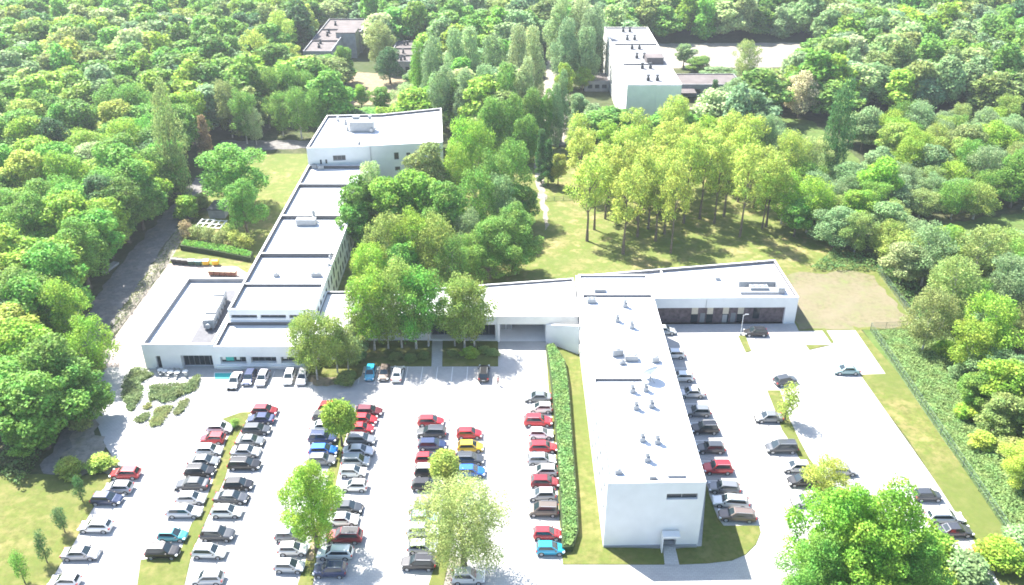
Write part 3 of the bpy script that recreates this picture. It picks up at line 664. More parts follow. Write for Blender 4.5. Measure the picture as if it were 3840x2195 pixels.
def build_car(t, loc, deg, colour, scale, label, group, roof=None):
    r = thing('parked_car', label, 'car', (loc[0], loc[1], loc[2] if len(loc) > 2 else .021), R(deg), group); r.scale = (scale, 1, 1)
    P = PARTS[t]; b = link('body', P['body'], r); q = rng.uniform(.82, 1.12); b['tint'] = tuple(v * q * rng.uniform(.97, 1.03) for v in COL[colour])
    for k in ('windscreen', 'rear_window', 'side_window', 'headlight', 'tail_light', 'number_plate', 'wing_mirror'):
        for me in P[k]: link(k, me, r)
    for me, l, e in P['wheel']:
        o = link('wheel', me, r, l); o.rotation_euler = e
    if t in ('estate', 'suv', 'mpv'):
        for me in P['roof_rail']: link('roof_rail', me, r)
    if roof:
        o = link('roof_panel', P['roof_panel'], r)
        if roof == 'white':
            o.data = P['roof_panel'].copy(); o.data.materials[0] = PLATE
    return r
CARS = {
 'a': [(-56.2, 99.0, 180, 'hatch', 'red', 1.07),
  (-56.0, 95.9, 180, 'hatch', 'silver', 1.01),
  (-56.7, 93.6, 0, 'hatch', 'dark blue', 1.07),
  (-56.1, 88.3, 180, 'hatch', 'white', 1.1),
  (-56.0, 83.4, 0, 'sedan', 'silver', 1.05),
  (-56.0, 78.7, 180, 'hatch', 'white', 0.95)],
 'b': [(-45.5, 109.5, 0, 'hatch', 'white', 0.98),
  (-45.9, 106.9, 180, 'hatch', 'red', 0.94),
  (-45.5, 104.2, 0, 'hatch', 'white', 0.97),
  (-45.6, 101.7, 0, 'sedan', 'grey', 1.01),
  (-45.5, 99.5, 0, 'estate', 'black', 0.94),
  (-45.7, 96.7, 180, 'sedan', 'dark grey', 1.06),
  (-44.9, 93.7, 0, 'hatch', 'white', 1.01),
  (-45.0, 91.1, 0, 'estate', 'silver', 1.04),
  (-45.1, 86.6, 0, 'hatch', 'teal', 0.95),
  (-45.4, 83.7, 0, 'suv', 'black', 0.96)],
 'c': [(-39.6, 114.1, 0, 'hatch', 'dark red', 1.02),
  (-39.7, 111.9, 180, 'sedan', 'dark blue', 0.97),
  (-39.7, 109.2, 0, 'hatch', 'dark grey', 1.1),
  (-40.0, 106.4, 0, 'sedan', 'grey', 0.94),
  (-40.0, 103.9, 0, 'sedan', 'silver', 0.97),
  (-39.4, 101.0, 0, 'estate', 'black', 1.04),
  (-39.1, 96.6, 0, 'hatch', 'black', 1.04),
  (-39.4, 93.9, 0, 'sedan', 'dark grey', 1.06),
  (-39.2, 91.1, 0, 'hatch', 'white', 1.05),
  (-39.2, 86.8, 0, 'suv', 'dark grey', 0.99),
  (-39.4, 83.7, 0, 'estate', 'white', 0.95),
  (-38.3, 79.2, 180, 'hatch', 'silver', 1.03)],
 'd': [(-29.1, 114.9, 0, 'hatch', 'red', 1.03),
  (-29.6, 112.5, 0, 'hatch', 'dark grey', 1.04),
  (-29.4, 110.0, 0, 'sedan', 'white', 0.94),
  (-29.0, 107.1, 0, 'suv', 'dark blue', 0.97),
  (-28.4, 104.2, 0, 'hatch', 'blue', 1.08),
  (-28.2, 102.0, 0, 'hatch', 'grey', 1.03),
  (-29.6, 86.6, 0, 'hatch', 'grey', 0.94),
  (-28.6, 84.1, 0, 'hatch', 'white', 0.94),
  (-28.4, 81.2, 0, 'hatch', 'silver', 0.94)],
 'e': [(-22.9, 113.9, 0, 'hatch', 'maroon', 1.08),
  (-23.3, 111.7, 0, 'hatch', 'red', 1.01),
  (-23.5, 109.4, 0, 'hatch', 'red', 0.99),
  (-23.1, 106.8, 0, 'estate', 'grey', 0.96),
  (-23.1, 104.1, 0, 'sedan', 'white', 1.02),
  (-23.1, 101.6, 0, 'estate', 'silver', 0.94),
  (-23.1, 99.3, 0, 'hatch', 'white', 0.94),
  (-22.5, 96.3, 180, 'hatch', 'white', 0.94),
  (-22.8, 91.9, 0, 'sedan', 'dark grey', 0.94),
  (-23.0, 89.6, 0, 'sedan', 'white', 0.94),
  (-22.3, 86.4, 180, 'suv', 'dark red', 1.1),
  (-23.0, 83.5, 180, 'estate', 'white', 1.02),
  (-23.1, 80.5, 180, 'suv', 'dark blue', 0.94)],
 'f': [(-12.8, 111.3, 0, 'hatch', 'red', 1.04),
  (-12.5, 108.6, 180, 'estate', 'dark grey', 1.02),
  (-12.1, 105.5, 0, 'hatch', 'dark blue', 1.1),
  (-12.5, 102.2, 0, 'hatch', 'red', 0.95),
  (-12.1, 99.4, 0, 'suv', 'black', 0.94),
  (-12.2, 96.5, 0, 'hatch', 'black', 1.08),
  (-12.5, 92.1, 180, 'hatch', 'grey', 1.01),
  (-12.0, 89.9, 0, 'hatch', 'pale teal', 0.97),
  (-12.0, 87.6, 0, 'estate', 'white', 0.94),
  (-11.7, 84.5, 0, 'hatch', 'silver', 0.99),
  (-12.0, 81.7, 180, 'suv', 'black', 1.0)],
 'g': [(-6.6, 108.2, 0, 'hatch', 'red', 0.99),
  (-6.3, 105.0, 0, 'hatch', 'yellow', 0.99),
  (-6.3, 102.2, 0, 'estate', 'dark grey', 0.94),
  (-6.0, 99.4, 0, 'hatch', 'blue', 1.05),
  (-5.5, 79.4, 0, 'suv', 'white', 0.94)],
 'h': [(4.3, 117.7, 180, 'sedan', 'grey', 0.96),
  (4.6, 114.7, 180, 'hatch', 'white', 0.94),
  (4.1, 111.3, 0, 'suv', 'red', 1.0),
  (4.5, 108.1, 0, 'hatch', 'white', 0.94),
  (4.7, 104.9, 0, 'hatch', 'red', 1.08),
  (4.4, 102.1, 0, 'estate', 'silver', 0.94),
  (4.6, 99.5, 180, 'hatch', 'white', 1.02),
  (4.7, 97.1, 0, 'hatch', 'dark red', 1.03),
  (4.2, 94.5, 180, 'hatch', 'silver', 0.98),
  (4.3, 91.4, 180, 'estate', 'brown', 0.97),
  (4.7, 86.9, 0, 'hatch', 'red', 0.94),
  (5.0, 84.2, 0, 'hatch', 'turquoise', 0.94)],
 'k': [(28.0, 138.5, 0, 'hatch', 'silver', 1.1),
  (28.3, 130.5, 180, 'hatch', 'white', 1.1),
  (28.6, 123.5, 180, 'hatch', 'white', 1.1),
  (29.6, 118.9, 180, 'sedan', 'silver', 0.98),
  (29.7, 113.8, 180, 'hatch', 'grey', 1.02),
  (30.0, 109.4, 180, 'suv', 'black', 0.94),
  (30.0, 104.7, 180, 'hatch', 'dark grey', 1.05),
  (30.1, 100.1, 180, 'suv', 'red', 0.95),
  (30.2, 95.9, 180, 'hatch', 'grey', 1.1),
  (30.5, 93.1, 180, 'estate', 'white', 1.1),
  (30.8, 90.4, 180, 'estate', 'brown', 1.1)],
 'm': [(44.8, 137.9, 180, 'hatch', 'black', 1.07),
  (46.1, 122.5, 0, 'hatch', 'dark grey', 1.03),
  (40.7, 112.3, 180, 'sedan', 'grey', 0.95),
  (40.7, 104.8, 180, 'estate', 'dark grey', 1.1),
  (41.7, 100.4, 180, 'hatch', 'white', 1.03),
  (41.7, 97.4, 180, 'hatch', 'black', 1.04),
  (41.2, 93.3, 180, 'sedan', 'silver', 0.94),
  (48.2, 99.7, 0, 'hatch', 'silver', 1.04)],
 'n': [(57.4, 125.6, 180, 'sedan', 'pale teal', 0.96),
  (58.5, 94.3, 0, 'hatch', 'dark grey', 0.94),
  (59.1, 90.0, 0, 'estate', 'white', 1.1),
  (59.3, 87.5, 0, 'sedan', 'dark grey', 1.02)],
 'i': [(-46.7, 122.5, -90, 'sedan', 'silver', 1.0),
  (-44.5, 123.3, -90, 'hatch', 'dark blue', 1.0),
  (-42.2, 123.1, -90, 'hatch', 'silver', 1.0),
  (-37.8, 123.5, -90, 'hatch', 'white', 1.0),
  (-35.5, 123.4, -90, 'hatch', 'white', 1.0)],
 'j': [(-24.2, 124.7, -90, 'hatch', 'turquoise', 1.0),
  (-21.8, 124.7, -90, 'hatch', 'brown', 1.0),
  (-19.5, 124.5, 90, 'sedan', 'white', 1.0),
  (-4.8, 124.6, 90, 'suv', 'black', 1.0)],
}

ROWS = {'a': ('along the left lawn', 'cars along the left lawn'), 'b': ('left of the first grass strip', 'cars left of the first grass strip'),
        'c': ('right of the first grass strip', 'cars right of the first grass strip'), 'd': ('left of the second grass strip', 'cars left of the second grass strip'),
        'e': ('right of the second grass strip', 'cars right of the second grass strip'), 'f': ('left of the willow strip', 'cars left of the willow strip'),
        'g': ('right of the willow strip', 'cars right of the willow strip'), 'h': ('nosed up to the long hedge', 'cars along the long hedge'),
        'k': ("along the office tower's right wall", 'cars along the right wall of the office tower'), 'm': ('', 'cars by the narrow grass strip of the right car park'),
        'n': ('', 'cars by the right fence'), 'i': ('in front of the glazed block', 'cars in front of the glazed block'), 'j': ('in front of the birches', 'cars in front of the birches')}
OWN = {('m', 0): 'black hatchback alone in the shade of the brick wing by the lamp post', ('m', 1): 'dark grey hatchback at the far tip of the narrow grass strip', ('m', 2): 'grey saloon just left of the small yellow tree',
       ('m', 3): 'big dark grey people carrier backed up to the narrow grass strip', ('m', 4): 'white hatchback half hidden by the yellow bush on the narrow strip', ('m', 5): 'black hatchback half hidden below the yellow bush on the narrow strip',
       ('m', 6): 'silver saloon peeping out left of the big foreground tree', ('m', 7): 'silver hatchback right of the yellow bush on the narrow strip',
       ('n', 0): 'pale teal saloon alone in the open upper right car park', ('n', 1): 'dark grey hatchback alone near the right fence, above two other cars', ('n', 2): 'white estate car beside the fence lawn, above a dark saloon', ('n', 3): 'dark grey saloon beside the fence lawn, half under the corner bushes',
       ('j', 3): 'black off-roader parked alone in front of the right-hand birches', ('j', 0): 'turquoise hatchback in front of the lawn with birches', ('j', 1): 'brown hatchback between turquoise hatchback and white saloon, before the birches', ('j', 2): 'white saloon in front of the birches, its boot to the camera',
       ('i', 0): 'silver saloon standing on the turquoise painted bay', ('k', 0): 'silver hatchback in the shaded corner between office tower and brick wing'}
for row, L in CARS.items():                     # short hatchbacks are city cars, three tall estates are people carriers
    for k, (x, y, deg, ty, c, scl) in enumerate(L):
        if ty == 'hatch' and scl <= .955: L[k] = (x, y, deg, 'city', c, 1.07)
        if (row, k) in (('m', 3), ('h', 9), ('e', 5)): L[k] = (x, y, deg, 'mpv', c, scl)
seen = set()
for row, L in CARS.items():
    ph, grp = ROWS[row]
    for k, (x, y, deg, t, c, scl) in enumerate(L):
        me = f'{c} {WORD[t]}'
        nb = [f'{L[q][4]} {WORD[L[q][3]]}' for q in (k - 1, k + 1) if 0 <= q < len(L)]
        if (row, k) in OWN: lab = OWN[(row, k)]
        elif row == 'i': lab = f'{me} {ph}, beside the {nb[0]}'
        elif k == 0: lab = f'{me} at the far end of the row {ph}'
        elif k == len(L) - 1: lab = f'{me} nearest the bottom edge in the row {ph}' if row in 'abcdefgh' else f'{me} at the near end of the row {ph}'
        else: lab = f'{me} between {nb[0]} and {nb[1]}, {ph}'
        if len(lab.split()) > 16: lab = lab.replace('estate car', 'estate')
        if len(lab.split()) > 16: lab = lab.replace('dark ', '', 1)
        if len(lab.split()) > 16: lab = lab.replace('people carrier', 'carrier').replace('small hatchback', 'hatchback')
        if len(lab.split()) > 16 or lab in seen: lab = f'{me}, number {k + 1} from the far end, {ph}'
        seen.add(lab)
        z = .075 if row in 'xx' else .022
        jit = rng.uniform(-1.6, 1.6)
        build_car(t, (x, y, z), deg + jit + (16 if (row, k) == ('m', 1) else -6 if (row == 'k' and k > 7) else 0), c, scl, lab, grp, 'dark' if (row, k) == ('e', 10) else 'white' if (row, k) == ('f', 4) else None)
# painted bays
mb = MB()
for y in (127.0, 121.3, 116.6, 111.6, 107.2, 102.4, 98): mb.box(25.4, 30.6, y - .06, y + .06, 0, .004)
for x in (-43.4, -40.9, -38.3): mb.box(x - .05, x + .05, 121.2, 126, 0, .004)
for x in (-26, -23.2, -20.7, -18.1, -15.5, -12.9, -10.3, -7.7, -5): mb.box(x - .05, x + .05, 122.3, 127.4, 0, .004)
o = mb.obj('bay_markings', MARK, None, (0, 0, .024)); o['kind'] = 'structure'
q = struct('turquoise_bay', UP([s(450, 1300, 1290, 360), s(450, 1300, 1690, 360), s(450, 1300, 1650, 460), s(450, 1300, 1285, 460)]), .028, TEALM)  # turquoise only where the bays lie in shade; washed-out sunlit part left unpainted
m = MB()
a = UP([s(450, 1300, 1290, 360), s(450, 1300, 1690, 360), s(450, 1300, 1650, 460), s(450, 1300, 1285, 460)])
for k in range(4):
    p, r_ = Vector(a[k]), Vector(a[(k + 1) % 4]); d_ = (r_ - p).normalized(); n_ = Vector((-d_.y, d_.x)) * .07
    m.poly([tuple(p - n_), tuple(r_ - n_), tuple(r_ + n_), tuple(p + n_)], .034)
m.obj('turquoise_bay_lines', MARK)['kind'] = 'structure'
# ---------------------------------------------------------------- trees
def leaf_mesh(name, lobes, n, leaf, seed, up=.35, inner=.62, droop=0.0, keep=.60, aspect=.62):
    g = np.random.default_rng(seed); L = np.array(lobes, float)           # x y z r squash
    wgt = L[:, 3] ** 2; idx = g.choice(len(L), size=int(n * 1.9), p=wgt / wgt.sum())
    d = g.normal(size=(len(idx), 3)); d[:, 2] += up * .6; d /= np.linalg.norm(d, axis=1)[:, None]
    rad = L[idx, 3] * (inner + (1.06 - inner) * g.random(len(idx)) ** .6 + .62 * np.maximum(0, g.random(len(idx)) - .62))
    off = d * rad[:, None]; off[:, 2] *= L[idx, 4]
    p = L[idx, :3] + off
    dd = p[:, None, :] - L[None, :, :3]; dd[:, :, 2] /= L[None, :, 4]
    q = np.linalg.norm(dd, axis=2) / L[None, :, 3]; q[np.arange(len(idx)), idx] = 9
    ok = q.min(axis=1) > keep
    p = p[ok][:n]; d = d[ok][:n]; m = len(p)
    if droop: p[:, 2] -= droop * g.random(m) ** 2
    nr = d * .55 + g.normal(size=(m, 3)) * .55 + np.array([0, 0, up]); nr /= np.linalg.norm(nr, axis=1)[:, None]
    t = g.normal(size=(m, 3)); t -= nr * (t * nr).sum(1)[:, None]; t /= np.linalg.norm(t, axis=1)[:, None]
    b = np.cross(nr, t); sz = leaf * (.6 + .8 * g.random(m))[:, None]; t *= sz * .5; b *= sz * .5 * aspect
    v = np.stack([p - t - b * .4, p - b + t * .2, p + t + b * .3, p + b - t * .1], axis=1).reshape(-1, 3)
    me = bpy.data.meshes.new(name); me.vertices.add(4 * m); me.vertices.foreach_set('co', v.ravel())
    me.loops.add(4 * m); me.loops.foreach_set('vertex_index', np.arange(4 * m, dtype=np.int32))
    me.polygons.add(m); me.polygons.foreach_set('loop_start', np.arange(0, 4 * m, 4, dtype=np.int32)); me.polygons.foreach_set('loop_total', np.full(m, 4, dtype=np.int32))
    me.materials.append(LEAF); me.update(); me.validate(); return me
def trunk_mesh(name, H, r0, tips, fork, mat, seed, lean=.3):
    g = random.Random(seed); m = MB(); pts = []
    n = 5; top = fork + (H - fork) * .55
    for k in range(n + 1):
        t = k / n; pts.append(Vector((g.uniform(-1, 1) * lean * t, g.uniform(-1, 1) * lean * t, top * t)))
    for k in range(n): m.tube(pts[k], pts[k + 1], r0 * (1 - .75 * k / n) * (1.25 if k == 0 else 1), r0 * (1 - .75 * (k + 1) / n), 8, cap=False)
    for x, y, z in tips:
        zz = min(max(fork, z - abs(x) - abs(y) - 1.2), top); t = zz / top; k = min(n - 1, int(t * n)); a = pts[k].lerp(pts[k + 1], t * n - k)
        e = Vector((x, y, z)); mid = a.lerp(e, .5) + Vector((0, 0, -.25))
        m.tube(a, mid, r0 * .30, r0 * .2, 6, cap=False); m.tube(mid, e, r0 * .2, r0 * .05, 6, cap=False)
    return m.mesh(name, [mat], smooth=True)
def lobes(seed, n, z0, z1, rx, lr, sq=.85, shape='oval', core=True):
    g = random.Random(seed); out = []
    for k in range(n):
        t = (k + .5) / n; z = z0 + (z1 - z0) * t
        if shape == 'oval': pr = math.sin(math.pi * (.12 + .80 * t)) ** .7
        elif shape == 'cone': pr = 1.0 - .85 * t
        elif shape == 'column': pr = min(1, t * 5 + .4) * (1 - .55 * max(0, t - .55) / .45)
        else: pr = math.sin(math.pi * (.25 + .70 * t)) ** .6          # dome: widest low
        a = k * 2.4 + g.uniform(-.5, .5); q = max(0, rx * pr - lr * .5) * g.uniform(.5, 1.22)
        out.append((q * math.cos(a), q * math.sin(a), z + g.uniform(-.8, .8), lr * g.uniform(.6, 1.3), sq))
    if core:
        zc = (z0 + z1) / 2
        out += [(0, 0, zc, rx * .55, 1.0), (0, 0, zc + (z1 - zc) * .55, rx * .48, 1.0), (0, 0, zc - (zc - z0) * .5, rx * .45, 1.0)]
    return out
KINDS = {}
def kind(name, variants):
    KINDS[name] = variants
def mk(nm, lb, n, leaf, seed, fork, r0, bark, **k):
    tips = [(x * .8, y * .8, z) for x, y, z, r, q in lb[::max(1, len(lb) // 9)]]
    return leaf_mesh('crown', lb, n, leaf, seed, **k), trunk_mesh('trunk', max(l[2] for l in lb), r0, tips, fork, bark, seed)
# canonical tree: 16 m high, crown radius 4.5
kind('broad', [mk('b', lobes(10 + k, 17 + 3 * (k % 3), 4.6, 14.2, 4.5, 1.9 - .15 * (k % 3), shape='oval' if k % 2 else 'dome'), 9500, .50, 100 + k, 4, .32, BARK) for k in range(6)])
kind('dome', [mk('d', lobes(20 + k, 21, 4.0, 14.4, 4.6, 1.75, shape='dome'), 13000, .36, 200 + k, 3.2, .36, BARK) for k in range(2)])
kind('birch', [mk('r', lobes(30 + k, 32, 4.0, 15.0, 4.2, 1.3, .95, core=False) + [(0, 0, 7.5, 2.0, 1.3), (0, 0, 11.5, 1.9, 1.3)], 8200, .34, 300 + k, 3.6, .2, BIRCHBARK, droop=.8, inner=.35, up=.1) for k in range(4)])
kind('poplar', [mk('p', lobes(40 + k, 26, 2.0, 15.0, 4.2, 1.5, 1.25, shape='column'), 12500, .38, 400 + k, 2, .35, BARK, inner=.5) for k in range(3)])
kind('column', [mk('c', lobes(50 + k, 20, 1.5, 15.2, 4.2, 2.0, 1.5, shape='column'), 10000, .42, 500 + k, 1.2, .5, BARK) for k in range(1)])
kind('grove', [mk('g', lobes(60 + k, 26, 6.6, 15.2, 4.4, 1.2, .85, core=False) + [(.3, .2, 12.3, 1.2, 1.2)], 3500, .42, 600 + k, 5.4, .30, BARK, inner=.3) for k in range(4)])
kind('ball', [mk('o', [(0, 0, 10.6, 4.6, 1.12), (1.2, .8, 11.8, 3.6, 1.1), (-1.3, -.6, 10, 3.6, 1.1), (.3, -1.4, 9.2, 3.6, 1)], 7000, .65, 700 + k, 5, .42, BARK, keep=.75) for k in range(2)])
kind('willow', [mk('w', lobes(80, 40, 3.2, 14.3, 4.6, 1.3, 1.0, shape='oval') + lobes(81, 12, 6, 14, 3.4, 1.5, 1.0), 30000, .25, 800, 2.6, .42, BARK, droop=1.3, inner=.4, aspect=.35)])
kind('maple', [mk('m', lobes(90 + 2 * k, 40 - 3 * k, 3.0, 14.6, 4.6, 1.25, .9, shape='dome'), 26000, .25, 900 + k, 2.6, .42, BARK, inner=.4) for k in range(2)])
kind('shrub', [mk('s', lobes(95 + k, 14, 2.5, 13, 4.2, 2.2, 1.0, shape='dome'), 4200, .72, 950 + k, 1.0, .4, BARK, inner=.4) for k in range(3)])
kind('sapling', [mk('y', lobes(98 + k, 9, 3.5, 15, 3.4, 1.9, 1.6, core=False, shape='oval'), 1700, .62, 980 + k, 3, .3, BARK, inner=.2) for k in range(2)])
kind('spruce', [mk('k', lobes(99, 30, 1.4, 15.3, 4.2, 1.15, .7, shape='cone'), 9000, .42, 990, 1.0, .3, BARK, up=-.1, inner=.3)])
kind('far', [mk('f', lobes(70 + k, 18 + 4 * (k % 2), 3.6, 14.4, 4.5, 1.8 - .2 * (k % 2), shape='oval' if k % 2 else 'dome'), 4200, .86, 1100 + k, 3.5, .3, BARK) for k in range(3)] + [mk('f', lobes(77, 26, 2.4, 15, 3.6, 1.5, 1.2, shape='column'), 4200, .80, 1120, 2.5, .3, BARK)])
T_ = {'yg': (0.218, 0.269, 0.055), 'lg': (0.156, 0.239, 0.032), 'mg': (0.095, 0.176, 0.032), 'dg': (0.045, 0.101, 0.032), 'ol': (0.145, 0.187, 0.058), 'sv': (0.206, 0.261, 0.115),
      'bt': (0.156, 0.212, 0.047), 'pk': (0.300, 0.281, 0.167), 'br': (0.167, 0.123, 0.062), 'pl': (0.185, 0.230, 0.075), 'bg': (0.139, 0.250, 0.032), 'gy': (0.213, 0.263, 0.052), 'fg': (0.100, 0.212, 0.036), 'sg': (0.133, 0.202, 0.088)}
tcount = [0]
def tree(kd, x, y, H, r, tint, label, cat='tree', group=None, name='tree', z=0.0, jit=.10, var=None):
    vs = KINDS[kd]; cr, tk = vs[(tcount[0] if var is None else var) % len(vs)]; tcount[0] += 1
    t = thing(name, label, cat, (x, y, z), rng.uniform(0, 6.28), group); t.scale = (r / 4.5, r / 4.5, H / 16)
    c = link('crown', cr, t); k = link('trunk', tk, t)
    j = [1 + rng.uniform(-jit, jit) for _ in range(3)]; m = 1 + rng.uniform(-jit, jit)
    base = T_[tint] if isinstance(tint, str) else tint
    c['tint'] = tuple(b * m * (1 + (q - 1) * .5) for b, q in zip(base, j))
    TREES.append((x, y, r)); return t
TREES = []
def hbase(bx, by, ty):
    X, Y = U(bx, by); lo, hi = 0.3, 45
    for _ in range(40):
        m = (lo + hi) / 2; zc = Y * math.cos(TH) - (m - HCAM) * math.sin(TH); up = Y * math.sin(TH) + (m - HCAM) * math.cos(TH)
        if (1097.5 - FPX * up / zc) / K > ty: lo = m
        else: hi = m
    return X, Y, lo
def TB(kd, bx, by, ty, r, tint, label, **k):
    X, Y, H = hbase(bx, by, ty); return tree(kd, X, Y, H, r, tint, label, **k)
def TA(kd, ax, ay, H, r, tint, label, **k):
    X, Y = U(ax, ay, H * .97); return tree(kd, X, Y, H, r, tint, label, **k)
BF = 'birches before the gateway wing'
for bx, by, ty, r, w_ in ((1132, 862, 700, 3.4, 'left'), (1156, 868, 678, 4.0, 'middle'), (1180, 862, 690, 3.5, 'right')):
    TB('birch', bx, by, ty, r, 'bt', f'{w_} birch of the three on the lawn just left of the gateway', cat='birch', name='birch_tree', group=BF)
for bx, by, ty, r, c, l in ((932, 872, 668, 4.2, 'lg', 'yellowish birch at the left end of the lawn before the gateway wing'), (966, 868, 705, 3.6, 'bt', 'slim birch between the yellowish birch and the lush one, before the gateway wing'),
                            (1000, 866, 640, 4.2, 'bt', 'tall birch behind the middle of the left front lawn'), (1036, 868, 655, 4.4, 'fg', 'lush deep green tree left of the entrance path'), (1066, 862, 670, 3.8, 'fg', 'darker birch right beside the entrance path'),
                            (908, 858, 690, 3.4, 'ol', 'olive birch by the corner of the entrance block')):
    TB('birch', bx, by, ty, r, c, l, cat='birch', name='birch_tree', group=BF)
for bx, by, ty, r, c, l in ((790, 945, 768, 3.6, 'bt', 'leftmost birch in front of the glazed block corner'), (840, 928, 778, 3.2, 'bt', 'second birch from the left, in front of the glazed block corner'), (868, 925, 810, 3.0, 'ol', 'shorter birch in front of the entrance block'), (762, 930, 785, 2.9, 'bt', 'thin birch at the right end of the glazed block')):
    TB('birch', bx, by, ty, r, c, l, cat='birch', name='birch_tree', group=BF)
tree('shrub', *U(885, 895), 4.2, 2.2, 'sg', 'round grey-green bush behind the birches at the entrance block', cat='bush', name='bush')
tree('shrub', *U(862, 955), 2.2, 2.0, 'ol', 'low olive bush at the tip of the front lawn, by the turquoise hatchback', cat='bush', name='bush')
for k, (bx, by) in enumerate(((985, 892), (1022, 895), (1055, 890), (1205, 876), (1225, 882), (1125, 884))):
    tree('shrub', *U(bx, by), 1.0, 1.2, 'ol', 'low yellow-green shrub on the front lawn under the birches', cat='bush', name='bush', group='low shrubs under the birches')
tree('shrub', *U(1170, 885), 1.6, 1.6, 'lg', 'low light green bush under the three birches', cat='bush', name='bush')
CY = 'trees of the courtyard'
for ax, ay, H, r, c, kd, l in ((962, 522, 17, 4.5, 'bt', 'birch', 'front left birch of the courtyard clump'), (1020, 528, 17, 4.4, 'lg', 'birch', 'front middle birch of the courtyard clump'), (1082, 536, 17, 4.6, 'bt', 'birch', 'front right birch of the courtyard clump'), (1120, 585, 14, 3.9, 'mg', 'birch', 'small birch filling the right edge of the courtyard clump'),
                            (925, 600, 13, 3.9, 'lg', 'birch', 'yellowish birch beside the long wing, low in the courtyard clump'), (900, 640, 9, 2.9, 'lg', 'birch', 'small birch nearest the long wing wall'), (1000, 610, 12, 3.9, 'fg', 'broad', 'green tree in the middle of the courtyard clump'),
                            (885, 440, 16, 4.4, 'mg', 'broad', 'dark green tree leaning over the long wing roof'), (920, 408, 17, 3.9, 'sv', 'poplar', 'pale silver tree before the hall block wall'), (965, 438, 17, 5.1, 'bg', 'broad', 'bright green maple left in the courtyard'), (1040, 420, 18, 5.6, 'bg', 'broad', 'largest bright green maple of the courtyard'),
                            (1062, 362, 16, 4.9, 'ol', 'broad', 'olive tree in front of the hall block windows'), (1105, 455, 17, 4.9, 'fg', 'broad', 'green tree behind the front right birch of the courtyard'), (880, 500, 12, 3.7, 'fg', 'broad', 'smaller green tree against the long wing'),
                            (1150, 290, 21, 4.1, 'bg', 'birch', 'tall fresh green birch by the right end of the hall block'), (1190, 300, 21, 3.9, 'lg', 'birch', 'second tall fresh green birch right of the hall block'), (1128, 350, 18, 3.9, 'lg', 'birch', 'fresh green birch close to the hall block corner'),
                            (1225, 380, 19, 4.6, 'mg', 'birch', 'dull green birch right of the courtyard maples'), (1275, 345, 20, 4.6, 'mg', 'birch', 'rightmost dull green birch beside the sand path'), (1180, 420, 18, 4.6, 'mg', 'birch', 'dull green birch in the courtyard, before the tall fresh ones'), (1250, 430, 16, 4.1, 'sg', 'birch', 'grey-green birch low beside the sand path'), (1165, 525, 13, 3.2, 'sg', 'birch', 'small grey-green birch behind the two weeping maples'),
                            (1300, 455, 11, 3.7, 'mg', 'broad', 'bushy green tree where the sand path starts')):
    TA(kd, ax, ay, H, r, c, l + '', cat='tree', group=CY)
TB('maple', 1215, 692, 545, 5.6, 'mg', 'left of the two broad low maples behind the gateway wing roof', cat='maple', name='maple_tree')
TB('maple', 1278, 682, 508, 6.2, 'mg', 'right of the two broad low maples, casting shadow on the park lawn', cat='maple', name='maple_tree')
# yellow-green grove on the park lawn
GR = 'trees of the yellow-green grove'
gb = [(1460, 600), (1478, 572), (1550, 632), (1668, 630), (1652, 582), (1612, 570), (1534, 560), (1585, 590), (1700, 556), (1740, 545), (1776, 556), (1840, 590), (1905, 565), (1800, 540), (1505, 545), (1630, 600)]
for k, (bx, by) in enumerate(gb):
    X, Y = U(bx, by); H = 20 + rng.uniform(-2.5, 2)
    tree('grove', X, Y, H, rng.uniform(3.7, 4.8), 'yg', 'tall yellow-green tree with bare trunk at the near edge of the grove', cat='tree', group=GR)
k = 0
while k < 26:
    X, Y = rng.uniform(15, 60), rng.uniform(187, 232)
    if min((X - a) ** 2 + (Y - b) ** 2 for a, b, _ in TREES[-60:]) < 20: continue
    tree('grove', X, Y, 17.2 + rng.uniform(-2, 1.6), rng.uniform(4.0, 5.0), ['yg', 'yg', 'yg', 'lg', 'gy'][k % 5], 'yellow-green tree deep inside the grove', cat='tree', group=GR); k += 1
